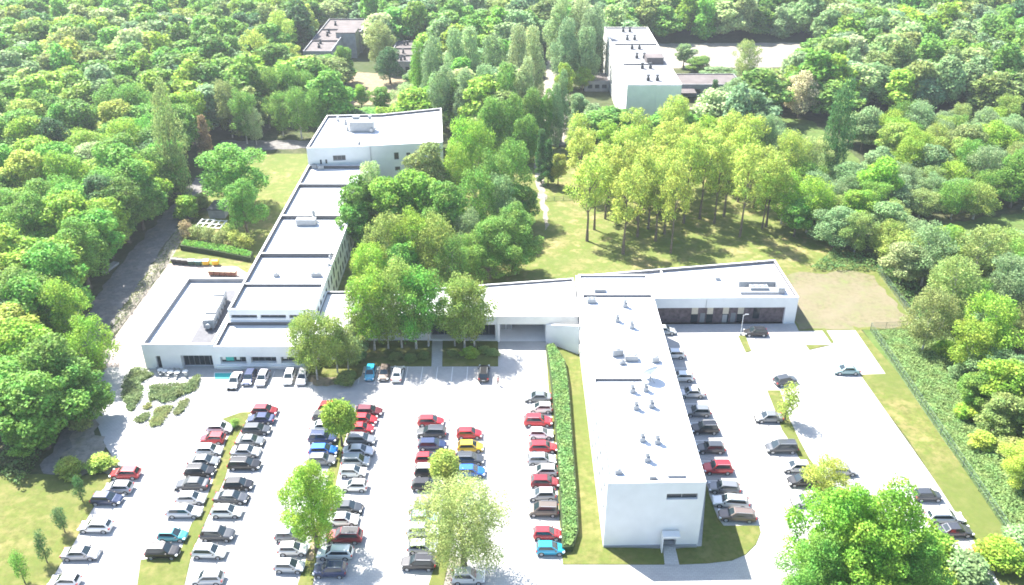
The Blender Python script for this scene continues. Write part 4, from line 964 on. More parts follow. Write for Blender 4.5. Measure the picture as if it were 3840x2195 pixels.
for ax, ay, H, r, c, kd, l in ((1975, 325, 17, 4.6, 'gy', 'birch', 'loose yellow-olive tree on the right of the grove'), (2030, 340, 15, 4.6, 'pl', 'birch', 'pale yellowish tree behind the tall dark poplar'), (2104, 236, 25, 2.9, 'dg', 'column', 'tall dark columnar poplar right of the grove'),
                            (1965, 420, 14, 4.4, 'bg', 'birch', 'bright green tree at the right corner of the park lawn'), (2030, 440, 14, 4.4, 'lg', 'birch', 'light green tree between the grove and the right woods'), (1915, 440, 13, 3.4, 'lg', 'grove', 'light green tree just right of the grove trunks'), (1990, 500, 9, 3.4, 'fg', 'broad', 'low green tree above the shadowed lawn corner'),
                            (2140, 470, 12, 4.2, 'bg', 'broad', 'round bright green tree above the dry field'), (2220, 500, 11, 4.0, 'sg', 'broad', 'grey-green tree above the dry field corner'), (2265, 600, 10, 4.2, 'sv', 'broad', 'pale grey-green tree at the corner of the dry field'), (2200, 400, 13, 4.4, 'bg', 'broad', 'fresh green round tree right of the dark poplar'),
                            (2005, 178, 15, 5.4, 'pk', 'dome', 'round pale pinkish-grey tree by the meadow clearing'), (1862, 100, 15, 4.8, 'pl', 'birch', 'pale yellow tree before the far parking lot'), (1845, 190, 12, 4.4, 'sg', 'broad', 'grey-green tree at the end of the annex'),
                            (1705, 108, 9, 3.6, 'sg', 'broad', 'small tree before the left end of the far lot'), (1740, 140, 6, 4.4, 'mg', 'broad', 'dark bush row before the far parking lot'), (1880, 240, 13, 3.6, 'dg', 'broad', 'dark green tree left of the meadow clearing'), (1830, 220, 12, 4, 'sg', 'poplar', 'grey-green tree right of the annex'), (1780, 205, 12, 2.6, 'dg', 'spruce', 'dark slim conifer at the annex front'),
                            (1890, 285, 16, 2.6, 'sg', 'poplar', 'left of two slim grey poplars behind the grove'), (1918, 290, 16, 2.6, 'sg', 'poplar', 'right of two slim grey poplars behind the grove')):
    TA(kd, ax, ay, H, r, c, l, cat='poplar' if kd in ('column', 'poplar') else 'tree')
# left garden
TB('dome', 592, 520, 352, 7.6, 'fg', 'big round chestnut tree in the garden left of the long wing', cat='tree')
TB('dome', 616, 588, 442, 4.2, 'fg', 'smaller round tree standing before the big chestnut', cat='tree')
TB('column', 450, 498, 235, 3.1, 'ol', 'tall columnar poplar at the far end of the left road', cat='poplar', name='poplar_tree')
tree('shrub', *U(470, 545), 6, 3.2, 'lg', 'leafy bush left of the dark shed roof', cat='bush', name='bush')
tree('shrub', *U(505, 520), 4, 2.4, 'ol', 'olive bush between the leafy bush and the dark shed', cat='bush', name='bush')
for k, (x, y, c) in enumerate(((468, 592, 'br'), (495, 600, 'ol'), (525, 607, 'ol'), (556, 612, 'ol'), (590, 618, 'gy'), (612, 622, 'gy'), (575, 600, 'bt'))):
    tree('sapling', *U(x, y), 3.6, 2.4, c, ['brown sparse shrub at the left end behind the clipped hedge', 'olive shrub behind the hedge, second from its left end', 'olive shrub behind the hedge, below the white frames', 'olive shrub behind the middle of the clipped hedge', 'yellowish shrub behind the right half of the hedge', 'yellowish shrub at the right end behind the hedge', 'light shrub behind the middle of the hedge, standing further back'][k], cat='shrub', name='garden_shrub', group='shrubs behind the clipped hedge')
for ax, ay, H, r, c, kd, l in ((555, 195, 18, 4.4, 'ol', 'birch', 'left olive birch behind the garden'), (595, 225, 16, 4.4, 'mg', 'birch', 'right olive birch behind the garden'), (500, 295, 14, 3.0, 'br', 'spruce', 'brownish conifer behind the columnar poplar'), (625, 270, 11, 3.4, 'sv', 'birch', 'pale tree at the end of the cross road'),
                            (690, 33, 22, 5.6, 'yg', 'grove', 'tallest bright yellow-green tree left of the derelict building'), (630, 78, 20, 5.6, 'yg', 'grove', 'bright yellow-green tree, left and lower of the tallest one'), (712, 110, 15, 4.4, 'yg', 'grove', 'bright yellow-green tree below the tallest one'),
                            (940, 55, 17, 5.2, 'pl', 'dome', 'round pale willow between the two derelict buildings'), (965, 118, 13, 4.6, 'dg', 'dome', 'dark blue-green tree in front of the pale round willow'), (850, 112, 14, 3.6, 'mg', 'broad', 'green tree before the derelict tower wall'),
                            (895, 210, 8, 2.6, 'bg', 'broad', 'small bright tree left of the dirt yard behind the hall block'), (945, 215, 9, 3.2, 'mg', 'broad', 'small dark green tree right behind the hall block'), (1005, 205, 11, 4.2, 'sv', 'birch', 'pale small tree behind the right part of the hall roof'), (1060, 220, 10, 3.4, 'bg', 'broad', 'bright small tree behind the hall block corner')):
    TA(kd, ax, ay, H, r, c, l)
for ax, ay, H, r in ((665, 165, 17, 4.8), (710, 160, 18, 4.8), (755, 170, 17, 4.6), (800, 165, 15, 4.6), (735, 215, 16, 4.4), (780, 220, 14, 4.2), (690, 225, 14, 4.4), (825, 215, 12, 4), (660, 240, 10, 3.8)):
    TA('birch', ax, ay, H, r, 'mg', 'green tree of the belt between hall block and derelict building', group='trees of the belt behind the hall block')
CP = 'silver-green poplars in the middle distance'
for ax, ay, H, r, c in ((1072, 98, 23, 4.0, 'sg'), (1130, 88, 23, 4.2, 'sg'), (1168, 75, 24, 4.2, 'sv'), (1228, 92, 23, 4.2, 'sg'), (1290, 82, 24, 4.2, 'sv'), (1328, 72, 24, 3.8, 'sv'), (1255, 165, 21, 4.4, 'mg'), (1305, 160, 21, 4.0, 'sv'), (1200, 170, 20, 4.2, 'sg'), (1100, 170, 19, 4.2, 'sg'), (1160, 190, 18, 4.0, 'sg'), (1320, 225, 17, 3.6, 'mg'), (1270, 240, 18, 4.2, 'mg'), (1040, 120, 18, 3.6, 'bg'), (1215, 250, 17, 4, 'mg'), (1310, 290, 14, 3.6, 'mg')):
    TA('poplar', ax, ay, H, r, c, 'tall silver-green poplar of the clump in the middle distance', cat='poplar', name='poplar_tree', group=CP)
for ax, ay, H, r, c in ((1392, 8, 25, 5.0, 'sv'), (1440, 2, 26, 5.2, 'sv'), (1478, 20, 25, 4.6, 'sg'), (1410, 60, 22, 4.6, 'sg'), (1460, 75, 20, 4.8, 'sg')):
    TA('poplar', ax, ay, H, r, c, 'high silver poplar just left of the pale apartment house', cat='poplar', name='poplar_tree', group='poplars left of the apartment house')
for ax, ay, H, r, c, kd in ((1405, 158, 13, 3.2, 'lg', 'broad'), (1400, 190, 20, 2.2, 'sg', 'poplar'), (1385, 215, 18, 2.2, 'sg', 'poplar'), (1440, 230, 12, 3.2, 'sg', 'broad'), (1360, 235, 16, 2.8, 'mg', 'poplar'), (1450, 170, 8, 3.4, 'lg', 'broad'), (1365, 355, 12, 2.4, 'dg', 'spruce'), (1348, 330, 14, 2.6, 'dg', 'spruce'), (1390, 380, 9, 2.2, 'gy', 'broad')):
    TA(kd, ax, ay, H, r, c, 'slim tree beside the back street left of the grove', group='trees along the back street')
# car park trees
TB('willow', 1155, 1425, 1188, 5.4, 'pl', 'big pale willow on the third grass strip, over the parked cars', cat='willow', name='willow_tree')
TB('maple', 790, 1372, 1140, 3.7, 'lg', 'tall bright green tree on the second grass strip', cat='tree')
TB('ball', 851, 1110, 1003, 2.25, 'lg', 'clipped round-headed tree on the second grass strip by the red cars', cat='tree')
TB('ball', 1106, 1205, 1132, 1.9, 'gy', 'small clipped round-headed tree above the pale willow', cat='tree')
TB('maple', 2050, 1480, 1198, 5.2, 'bg', 'left of the two biggest fresh green trees in the lower right corner', cat='tree', var=0)
TB('maple', 2165, 1492, 1208, 5.4, 'bg', 'right of the two biggest fresh green trees in the lower right corner', cat='tree', var=1)
TB('maple', 2105, 1530, 1290, 5.2, 'bg', 'fresh green tree in front of the two biggest ones, cut by the bottom edge', cat='tree', var=0)
TB('maple', 2010, 1540, 1335, 4.0, 'fg', 'lower left fresh green tree at the bottom edge of the right car park', cat='tree', var=1)
TB('maple', 2235, 1540, 1345, 4.0, 'fg', 'lower right fresh green tree at the bottom edge of the right car park', cat='tree', var=0)
TB('sapling', 1952, 1046, 958, 2.1, 'gy', 'small yellow tree on the narrow strip above the grey saloon', cat='tree')
TB('birch', 2046, 1232, 1140, 3.0, 'gy', 'yellow bush-like tree on the narrow strip hiding two cars', cat='tree')
tree('shrub', *U(2320, 1400), 4.5, 3.2, 'bg', 'bright green bush right of the big corner trees', cat='bush', name='bush')
tree('shrub', *U(2260, 1470), 4.5, 3.4, 'fg', 'green bush at the bottom edge beside the big corner trees', cat='bush', name='bush')
tree('shrub', *U(2390, 1440), 4.0, 3.4, 'sg', 'grey-green bush under the orange-red bush', cat='bush', name='bush')
tree('shrub', *U(2424, 1392), 1.5, 1.2, (.55, .10, .04), 'small orange-red bush in the lower right corner', cat='bush', name='bush')
tree('shrub', *U(2480, 1400), 3.5, 3.0, 'lg', 'light green bush at the lower end of the right fence', cat='bush', name='bush')
tree('shrub', *U(2535, 1370), 3.5, 3.0, 'sg', 'pale bush above the lower end of the right fence', cat='bush', name='bush')
tree('shrub', *U(2330, 1462), 3.0, 2.4, 'lg', 'small bush at the bottom edge of the right corner', cat='bush', name='bush')
tree('maple', *U(2545, 1215), 9, 3.6, 'gy', 'bright yellow-green tree on the right edge, beyond the fence', cat='tree')
tree('sapling', *U(585, 1062), 1.4, 1.0, 'mg', 'tiny dark sapling on the tip of the first grass strip', cat='sapling', name='sapling')
for k, (bx, by, ty) in enumerate(((206, 1248, 1190), (162, 1325, 1265), (118, 1400, 1332), (62, 1450, 1378))):
    TB('sapling', bx, by, ty, 1.15, 'dg' if k < 3 else 'fg', ['narrow dark sapling on the left lawn by the red hatchback', 'narrow dark sapling on the left lawn, second from the top', 'narrow dark sapling on the left lawn beside the silver saloon', 'fresh green sapling at the bottom of the left lawn'][k], cat='sapling', name='sapling')
for x, y, H, r, c, l in ((208, 1062, 3.0, 1.8, 'pl', 'pale bush at the edge of the sandy corner'), (178, 1178, 2.8, 2.0, 'gy', 'left yellowish bush below the sandy corner'), (252, 1168, 2.4, 2.0, 'gy', 'right yellowish bush, beside the red hatchback'), (232, 935, 4.5, 2.2, 'ol', 'olive bush at the lower end of the yard fence')):
    tree('shrub', *U(x, y), H, r, c, l, cat='bush', name='bush')

for k, (ax, ay, H, r, c, kd) in enumerate(((135, 698, 15, 4.4, 'lg', 'birch'), (45, 685, 16, 5.4, 'fg', 'broad'), (205, 790, 12, 4.0, 'bg', 'birch'), (35, 800, 14, 5.0, 'lg', 'broad'), (105, 850, 14, 5.0, 'mg', 'broad'), (165, 905, 11, 4.2, 'mg', 'broad'), (60, 930, 14, 5.2, 'fg', 'broad'), (200, 945, 8, 3.2, 'mg', 'broad'), (75, 940, 12, 4.4, 'mg', 'broad'), (58, 1040, 7, 3.2, 'fg', 'broad'))):
    TA(kd, ax, ay, H, r, c, 'tree at the ragged lower edge of the left wood, above the sandy corner', group='trees at the lower edge of the left wood')
for k in range(11):
    tree('broad' if k % 3 else 'dome', -85.2 + .9 * math.sin(k * 2.1), 134.5 + k * 7.0, rng.uniform(14.5, 18), rng.uniform(4.9, 5.8), ['mg', 'fg', 'lg'][k % 3], 'tall tree of the front row leaning over the left road', group='front row of trees along the left road')
for k, (ax, ay, H, r, c, kd) in enumerate(((2395, 640, 15, 5.4, 'ol', 'birch'), (2335, 720, 13, 4.2, 'ol', 'birch'), (2500, 735, 14, 5.2, 'lg', 'birch'), (2440, 800, 11, 4.4, 'lg', 'birch'), (2530, 900, 10, 4.4, 'lg', 'broad'), (2330, 560, 14, 5.2, 'sg', 'birch'), (2460, 560, 15, 5.4, 'ol', 'birch'), (2540, 640, 14, 5.0, 'sg', 'birch'), (2500, 985, 7, 3.2, 'ol', 'broad'), (2440, 930, 7, 3.0, 'mg', 'broad'))):
    TA(kd, ax, ay, H, r, c, 'tree at the front edge of the woods beyond the right fence', group='front trees beyond the right fence')
for k, (bx, by, r, c) in enumerate(((2290, 830, 2.2, 'sv'), (2350, 880, 2.0, 'lg'), (2400, 1040, 2.2, 'lg'), (2440, 1110, 2.0, 'gy'), (2380, 940, 1.6, 'sg'), (2480, 1060, 2.6, 'lg'), (2510, 1130, 2.4, 'ol'))):
    tree('shrub', *U(bx, by), 2.6, r, c, 'rounded bush scattered in the meadow beyond the right fence', cat='bush', name='bush', group='bushes in the meadow')
# woods: the nearest trees one by one
def inpoly(x, y, P):
    c = False; j = len(P) - 1
    for i in range(len(P)):
        if (P[i][1] > y) != (P[j][1] > y) and x < (P[j][0] - P[i][0]) * (y - P[i][1]) / (P[j][1] - P[i][1]) + P[i][0]: c = not c
        j = i
    return c
CLEAR = [rect(-55, -13, 200, 246), rect(-73, -48, 160, 236), rect(-79, -51, 306, 374), rect(-49, -28, 300, 345), rect(-60, -34, 272, 314), rect(27, 55, 240, 328), rect(46, 84, 279, 305), [(46, 318), (120, 321), (124, 364), (46, 364)], rect(22, 36, 288, 306),
         [(7, 232), (17, 232), (24, 300), (26, 348), (11, 348), (9, 300)], [(72, 203), (98, 213), (95, 264), (76, 270)], rect(-34, 68, 130, 236), [(62, 60), (66, 60), (66, 139), (78, 140), (79, 166), (62, 166)], rect(-86, -48, 230, 248), [(86, 170), (112, 174), (128, 184), (126, 194), (104, 188), (86, 182)]]
def half(Y, z=8): return .588 * (Y * math.cos(TH) + (HCAM - z) * math.sin(TH)) + 7
FL = [(-86, 60), (-85, 96), (-75, 103), (-75, 117), (-79, 128), (-84, 142), (-87, 165), (-87, 236), (-60, 250), (-300, 250), (-300, 60)]
FR = [(78, 60), (76, 100), (78, 118), (81, 140), (81, 166), (70, 172), (68, 240), (100, 262), (300, 262), (300, 60)]
near, far = [], []
g2 = random.Random(11)
def scatter(x0, x1, y0, y1, sp):
    ny = int((y1 - y0) / sp)
    for j in range(ny):
        for i in range(int((x1 - x0) / sp)):
            yield x0 + (i + .5 * (j % 2) + g2.uniform(-.28, .28)) * sp, y0 + (j + g2.uniform(-.28, .28)) * sp
for x, y in [*scatter(-260, 0, 64, 250, 7.6), *scatter(60, 260, 64, 250, 6.6)]:
    if abs(x) > half(y): continue
    if not (inpoly(x, y, FL) or inpoly(x, y, FR)): continue
    if any(inpoly(x, y, c) for c in CLEAR): continue
    if min((x - a) ** 2 + (y - b) ** 2 for a, b, _ in TREES) < 17: continue
    near.append((x, y))
for x, y in scatter(-300, 300, 236, 640, 8.2):
    if abs(x) > half(y) + 4 or inpoly(x, y, FL) or inpoly(x, y, FR): continue
    if any(inpoly(x, y, c) for c in CLEAR): continue
    if min((x - a) ** 2 + (y - b) ** 2 for a, b, _ in TREES) < 22: continue
    far.append((x, y))
def proj(X, Y, Z):
    zc = Y * math.cos(TH) - (Z - HCAM) * math.sin(TH); up = Y * math.sin(TH) + (Z - HCAM) * math.cos(TH)
    return ((1920 + FPX * X / zc) / K, (1097.5 - FPX * up / zc) / K)
WIN = [(745, 925, 44, 132, 340), (985, 1060, 98, 165, 325), (1495, 1700, 64, 262, 285), (1655, 1955, 112, 165, 345), (1690, 1830, 168, 214, 292), (1455, 1500, 165, 200, 298), (1350, 1385, 130, 330, 330), (880, 965, 232, 268, 285)]
def sight(x, y, H, r):            # keep what stands before the old buildings, the lots and the street lower than them
    for k in range(14):
        ok = True; ax, ay = proj(x, y, H); bx, by = proj(x, y, 2); hw_ = abs(proj(x + r, y, H / 2)[0] - proj(x, y, H / 2)[0])
        for a, b, c, d, yy in WIN:
            if y < yy and ax + hw_ > a and ax - hw_ < b and ay < d and by > c: ok = False
        if ok: return H
        H *= .88
        if H < 4: return 0
    return 0
near.sort(key=lambda p: math.hypot(p[0], p[1]))
WOODLAB = {('L', 'mg'): 'mid green broadleaf tree in the dense wood left of the road', ('L', 'lg'): 'light green broadleaf tree in the dense wood left of the road', ('L', 'yg'): 'yellow-green broadleaf tree in the dense wood left of the road', ('L', 'dg'): 'dark green broadleaf tree in the dense wood left of the road', ('L', 'fg'): 'fresh green broadleaf tree in the dense wood left of the road', ('L', 'sv'): 'pale silvery tree in the dense wood left of the road',
           ('R', 'mg'): 'mid green tree in the woods beyond the right fence', ('R', 'ol'): 'olive green tree in the woods beyond the right fence', ('R', 'sg'): 'grey-green tree in the woods beyond the right fence', ('R', 'lg'): 'light green tree in the woods beyond the right fence', ('R', 'bt'): 'loose olive birch in the woods beyond the right fence'}
print('near', len(near), 'far', len(far), 'notable', len(TREES))
NMAX = 300 - 212
def pick(x, y):
    if x < 0: return g2.choices(['mg', 'lg', 'fg', 'yg', 'dg', 'sv'], [28, 34, 22, 10, 4, 2])[0]
    return g2.choices(['mg', 'ol', 'sg', 'lg', 'bt'], [14, 26, 28, 16, 16])[0]
for k, (x, y) in enumerate(near):
    c = pick(x, y); sd = 'L' if x < 0 else 'R'
    edge = (x > -82 if x < 0 else x < 84)
    H = g2.uniform(11, 18.5) if x < 0 else (g2.uniform(7, 10.5) if x < 112 and y < 205 else g2.uniform(9.5, 14.5)); r = g2.uniform(4.6, 6.8) if x < 0 else g2.uniform(3.7, 5.2)
    kd = g2.choices(['broad', 'dome', 'birch'], [6, 2, 2] if x < 0 else [3, 1, 6])[0]
    tree(kd, x, y, H, r, c, WOODLAB[(sd, c)], group='wood left of the road' if x < 0 else 'woods beyond the right fence', jit=.10)
for k, (ax, ay) in enumerate(((520, 60), (300, 150), (2300, 150), (1270, 20))):
    TA('far', ax, ay, 17, 5.8 if k < 3 else 4.5, ['lg', 'mg', 'ol', 'sg'][k], ['light green tree standing out of the far left woods', 'round mid green tree amid the far left woods', 'olive tree amid the far right woods', 'grey-green tree at the top edge, above the silver poplars'][k], var=k)
# the far woods read as one mass
tint = []; scl = []; var = []; rot = []; P3 = []
for x, y in far:
    lx = x / max(60, abs(y)) 
    c = T_[g2.choices(['mg', 'lg', 'sg', 'sv', 'ol', 'yg', 'dg', 'fg'], [22, 16 if lx < -.1 else 6, 24 if lx > -.2 else 4, 8 if lx > -.2 else 3, 14 if lx > .1 else 8, 6 if lx < -.15 else 0, 4, 10])[0]]
    m = g2.uniform(.85, 1.18); tint += [c[0] * m * g2.uniform(.92, 1.08), c[1] * m, c[2] * m * g2.uniform(.85, 1.2), 1]
    r = g2.uniform(5.2, 7.6); H = sight(x, y, g2.uniform(12, 20), r)
    if H == 0: tint = tint[:-4]; continue
    if H < 9: r *= .7
    scl += [r / 4.5, r / 4.5, H / 16]; var.append(g2.choice([0, 0, 1, 2, 2, 3])); rot.append(g2.uniform(0, 6.28)); P3.append((x, y, 0))
wm = bpy.data.meshes.new('woodland'); wm.from_pydata(P3, [], [])
for nm, ty, data, key in (('tint', 'FLOAT_COLOR', tint, 'color'), ('scl', 'FLOAT_VECTOR', scl, 'vector'), ('var', 'INT', var, 'value'), ('rot', 'FLOAT', rot, 'value')):
    a = wm.attributes.new(nm, ty, 'POINT'); a.data.foreach_set(key, data)
wood = link('woodland', wm); wood['kind'] = 'stuff'; tag(wood, 'closed canopy of far-off mixed woods filling the top of the view', 'woodland')
ng = bpy.data.node_groups.new('woodland', 'GeometryNodeTree'); ng.is_modifier = True
ng.interface.new_socket('Geometry', in_out='INPUT', socket_type='NodeSocketGeometry'); ng.interface.new_socket('Geometry', in_out='OUTPUT', socket_type='NodeSocketGeometry')
gi = ng.nodes.new('NodeGroupInput'); go = ng.nodes.new('NodeGroupOutput'); jn = ng.nodes.new('GeometryNodeJoinGeometry'); ng.links.new(jn.outputs[0], go.inputs[0])
def na(nm, ty):
    n = ng.nodes.new('GeometryNodeInputNamedAttribute'); n.data_type = ty; n.inputs['Name'].default_value = nm; return n.outputs['Attribute']
asc, av, ar = na('scl', 'FLOAT_VECTOR'), na('var', 'INT'), na('rot', 'FLOAT')
cx = ng.nodes.new('ShaderNodeCombineXYZ'); ng.links.new(ar, cx.inputs[2])
src = []
for kd, vi in (('far', 0), ('far', 1), ('far', 2), ('far', 3)):
    me = KINDS[kd][vi][0]; src.append(next(o for o in C.objects if o.data == me))
for k, o in enumerate(src):
    ip = ng.nodes.new('GeometryNodeInstanceOnPoints'); oi = ng.nodes.new('GeometryNodeObjectInfo'); oi.inputs['Object'].default_value = o; oi.transform_space = 'ORIGINAL'; oi.inputs['As Instance'].default_value = True
    cm = ng.nodes.new('FunctionNodeCompare'); cm.data_type = 'INT'; cm.operation = 'EQUAL'; ng.links.new(av, cm.inputs[2]); cm.inputs[3].default_value = k
    ng.links.new(gi.outputs[0], ip.inputs['Points']); ng.links.new(cm.outputs[0], ip.inputs['Selection']); ng.links.new(oi.outputs['Geometry'], ip.inputs['Instance'])
    ng.links.new(asc, ip.inputs['Scale']); ng.links.new(cx.outputs[0], ip.inputs['Rotation']); ng.links.new(ip.outputs[0], jn.inputs[0])
md = wood.modifiers.new('woodland', 'NODES'); md.node_group = ng
# ---------------------------------------------------------------- hedges, beds, meadow herbs
def leaf_box(name, pts, h0, h1, n, leaf, seed, tint, top=.7, parent=None, up=.6, soft=.04):
    """leafy mass over a ground polygon"""
    g = np.random.default_rng(seed); P = np.array(pts); lo, hi = P.min(0), P.max(0); out = []
    while len(out) < n:
        x, y = g.uniform(lo[0], hi[0]), g.uniform(lo[1], hi[1])
        if inpoly(x, y, pts): out.append((x + g.normal() * soft, y + g.normal() * soft))
    p = np.array(out); hh = h0 + (h1 - h0) * (.5 + .5 * np.sin(p[:, 0] * 1.3 + seed) * np.cos(p[:, 1] * 1.1))
    z = np.where(g.random(n) < top, hh * (.85 + .25 * g.random(n)), hh * g.random(n))
    p = np.column_stack([p, z]); nr = g.normal(size=(n, 3)) * .5 + np.array([0, 0, up]); nr /= np.linalg.norm(nr, axis=1)[:, None]
    t = g.normal(size=(n, 3)); t -= nr * (t * nr).sum(1)[:, None]; t /= np.linalg.norm(t, axis=1)[:, None]; b = np.cross(nr, t)
    s_ = leaf * (.5 + g.random(n))[:, None]; t *= s_ * .5; b *= s_ * .32
    v = np.stack([p - t, p - b, p + t, p + b], axis=1).reshape(-1, 3)
    me = bpy.data.meshes.new(name); me.vertices.add(4 * n); me.vertices.foreach_set('co', v.ravel()); me.loops.add(4 * n); me.loops.foreach_set('vertex_index', np.arange(4 * n, dtype=np.int32))
    me.polygons.add(n); me.polygons.foreach_set('loop_start', np.arange(0, 4 * n, 4, dtype=np.int32)); me.polygons.foreach_set('loop_total', np.full(n, 4, dtype=np.int32))
    me.materials.append(LEAF); me.update(); me.validate(); o = link(name, me, parent); o['tint'] = T_[tint] if isinstance(tint, str) else tint
    return o
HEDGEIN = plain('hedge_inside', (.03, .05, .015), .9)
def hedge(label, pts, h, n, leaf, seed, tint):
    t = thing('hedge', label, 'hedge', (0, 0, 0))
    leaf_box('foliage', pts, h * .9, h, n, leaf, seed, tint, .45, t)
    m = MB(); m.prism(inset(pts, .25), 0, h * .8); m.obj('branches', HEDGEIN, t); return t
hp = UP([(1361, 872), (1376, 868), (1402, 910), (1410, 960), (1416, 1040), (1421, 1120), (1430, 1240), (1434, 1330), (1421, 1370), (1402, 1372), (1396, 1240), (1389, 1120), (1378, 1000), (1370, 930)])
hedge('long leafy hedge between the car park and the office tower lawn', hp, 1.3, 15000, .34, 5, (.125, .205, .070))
hedge('clipped green hedge in the garden above the row of bins', UP([(453, 622), (462, 610), (560, 623), (628, 640), (622, 652), (540, 636)]), 1.5, 5000, .3, 6, 'fg')
for k, (q, tn, n_) in enumerate((([(180, 330), (340, 330), (450, 400), (330, 470), (240, 530), (330, 560), (320, 640), (170, 890), (110, 860), (40, 690), (60, 520), (110, 420)], (.115, .15, .065), 3800), ([(440, 560), (600, 540), (930, 520), (1080, 400), (1090, 450), (1040, 600), (800, 690), (740, 740), (590, 780), (510, 720), (400, 760), (390, 690)], (.115, .15, .065), 4200),
                               ([(330, 840), (400, 790), (420, 830), (370, 860)], (.16, .18, .07), 300), ([(210, 1000), (340, 930), (395, 920), (360, 1010), (260, 1050)], (.13, .155, .07), 900), ([(400, 1080), (520, 850), (720, 810), (690, 870), (560, 1080), (450, 1100)], (.15, .175, .07), 1800), ([(740, 930), (830, 760), (940, 720), (930, 770), (860, 890), (790, 940)], (.13, .155, .07), 900))):
    pp = UP([s(450, 1300, a, b) for a, b in q])
    struct('planting_bed', rough(pp, .3, .8, k), .06, G_SOIL if k in (2, 4) else G_MEADOW)
    pp = pp if sum(pp[i][0] * pp[(i + 1) % len(pp)][1] - pp[(i + 1) % len(pp)][0] * pp[i][1] for i in range(len(pp))) > 0 else pp[::-1]
    o = leaf_box('ground_cover', pp, .3, .8 if k < 2 else .4, n_, .30, 60 + k, tn, .6, None, .6, .22); o['kind'] = 'stuff'
    tag(o, ['low shrubs in the left planting bed beside the steps', 'low shrubs in the planting bed below the terrace', 'small tuft of plants between the path and the steps', 'leftmost small planting island below the steps', 'largest planting island below the steps', 'rightmost slim planting island below the terrace bed'][k], 'plants')
o = leaf_box('meadow_herbs', [(66.9, 72), (80, 72), (82, 100), (84, 120), (85, 138), (75.4, 140), (66.9, 139)], .12, .55, 46000, .30, 77, (.120, .180, .062), .9, None, 1.2, .2); o['kind'] = 'stuff'; tag(o, 'tall green herbs of the meadow strip beyond the right fence', 'meadow')
o = leaf_box('verge_weeds', [(-75, 130), (-73.2, 130), (-73.4, 168), (-74, 190), (-77, 190), (-76, 165)], .2, .6, 2200, .3, 78, (.10, .12, .05), .5); o['kind'] = 'stuff'; tag(o, 'scruffy weeds on the verge between the road and the yard fence', 'weeds')
o = leaf_box('wood_edge_undergrowth', [(70, 172), (62, 163), (76, 163), (77, 141), (82, 141), (82, 168)], .3, 1.4, 5000, .42, 79, (.085, .145, .045), .6); o['kind'] = 'stuff'; tag(o, 'rough undergrowth along the wood edge above the dry field', 'undergrowth')
o = leaf_box('forest_undergrowth', [(-76, 100), (-70, 96), (-70.5, 118), (-75, 122), (-80, 130)], .3, 1.6, 3500, .42, 80, (.06, .10, .03), .6); o['kind'] = 'stuff'; tag(o, 'dark undergrowth at the foot of the left wood', 'undergrowth')
t = thing('garden_steps', 'pale flight of steps between two planting beds below the terrace', 'steps', (0, 0, 0))
a, b = Vector(U(*s(450, 1300, 400, 540))), Vector(U(*s(450, 1300, 345, 665))); d_ = (b - a)
for k in range(5):
    m = MB(); c = a + d_ * (k + .5) / 5; m.box(c.x - .75, c.x + .75, c.y - .17, c.y + .17, .0, .42 - .08 * k); m.obj('step', PLATE, t)

# ---------------------------------------------------------------- fences
def fence(label, pts, h, sp, mat, mesh=True, name='mesh_fence', lean=0):
    t = thing(name, label, 'fence', (0, 0, 0)); r = MB(); wv = MB()
    for a, b in zip(pts, pts[1:]):
        a, b = Vector((*a, 0)), Vector((*b, 0)); L = (b - a).length; n = max(1, round(L / sp)); d = (b - a) / L
        for k in range(n + 1):
            p = a + d * (L * k / n); q = MB(); q.tube(p, p + Vector((lean, 0, h)), .045, n=6); q.obj('post', mat, t)
        for z in (.08, h * .5, h - .03): r.tube(a + Vector((lean * z / h, 0, z)), b + Vector((lean * z / h, 0, z)), .018, n=4, cap=False)
        nv = int(L / .15)
        for k in range(nv):
            p = a + d * (L * (k + .5) / nv); wv.quad(tuple(p + Vector((0, 0, .05)) - d * .016), tuple(p + Vector((0, 0, .05)) + d * .016), tuple(p + d * .016 + Vector((lean, 0, h))), tuple(p - d * .016 + Vector((lean, 0, h))))
    r.obj('rail', mat, t)
    if mesh: wv.obj('wire_panel', mat, t)
    return t
GREENM = plain('green_fence', (.10, .15, .13), .5, .3)
fence('grey-green mesh fence between the right lawn and the meadow', [(66.45, 78), (66.45, 139.2)], 1.8, 2.5, GREENM)
fence('short mesh fence along the lower edge of the dry field', [(66.6, 139.6), (75.3, 140.2)], 1.6, 2.5, GREENM)
fence('mesh fence along the right edge of the dry field', [(75.7, 140.4), (76.3, 162.6)], 1.7, 2.5, GREENM)
fence('dark leaning wire fence between the left road and the yard', [(-72.95, 129.4), (-73.1, 148), (-73.5, 168)], 1.5, 2.4, DARK)
fence('low dark fence at the far end of the park lawn by the sand path', [U(1356, 501), U(1424, 499)], 1.2, 2.0, GREENM)

# ---------------------------------------------------------------- lamp posts
def lamp(label, X, Y, H):
    t = thing('street_lamp', label, 'street lamp', (X, Y, .1)); m = MB(); m.tube((0, 0, 0), (0, 0, H), .07, .05); m.tube((0, 0, H - .05), (.5, 0, H + .1), .04); m.obj('pole', WFRAME, t)
    m = MB(); m.box(.3, .95, -.12, .12, H + .08, H + .2); m.obj('lamp_head', GREYM, t, bevel=.03); m = MB(); m.box(-.16, .16, -.16, .16, 0, .35); m.obj('base', GREYM, t)
lamp('white lamp post at the top of the small grass island before the brick wing', *U(1842, 834), 4.2)

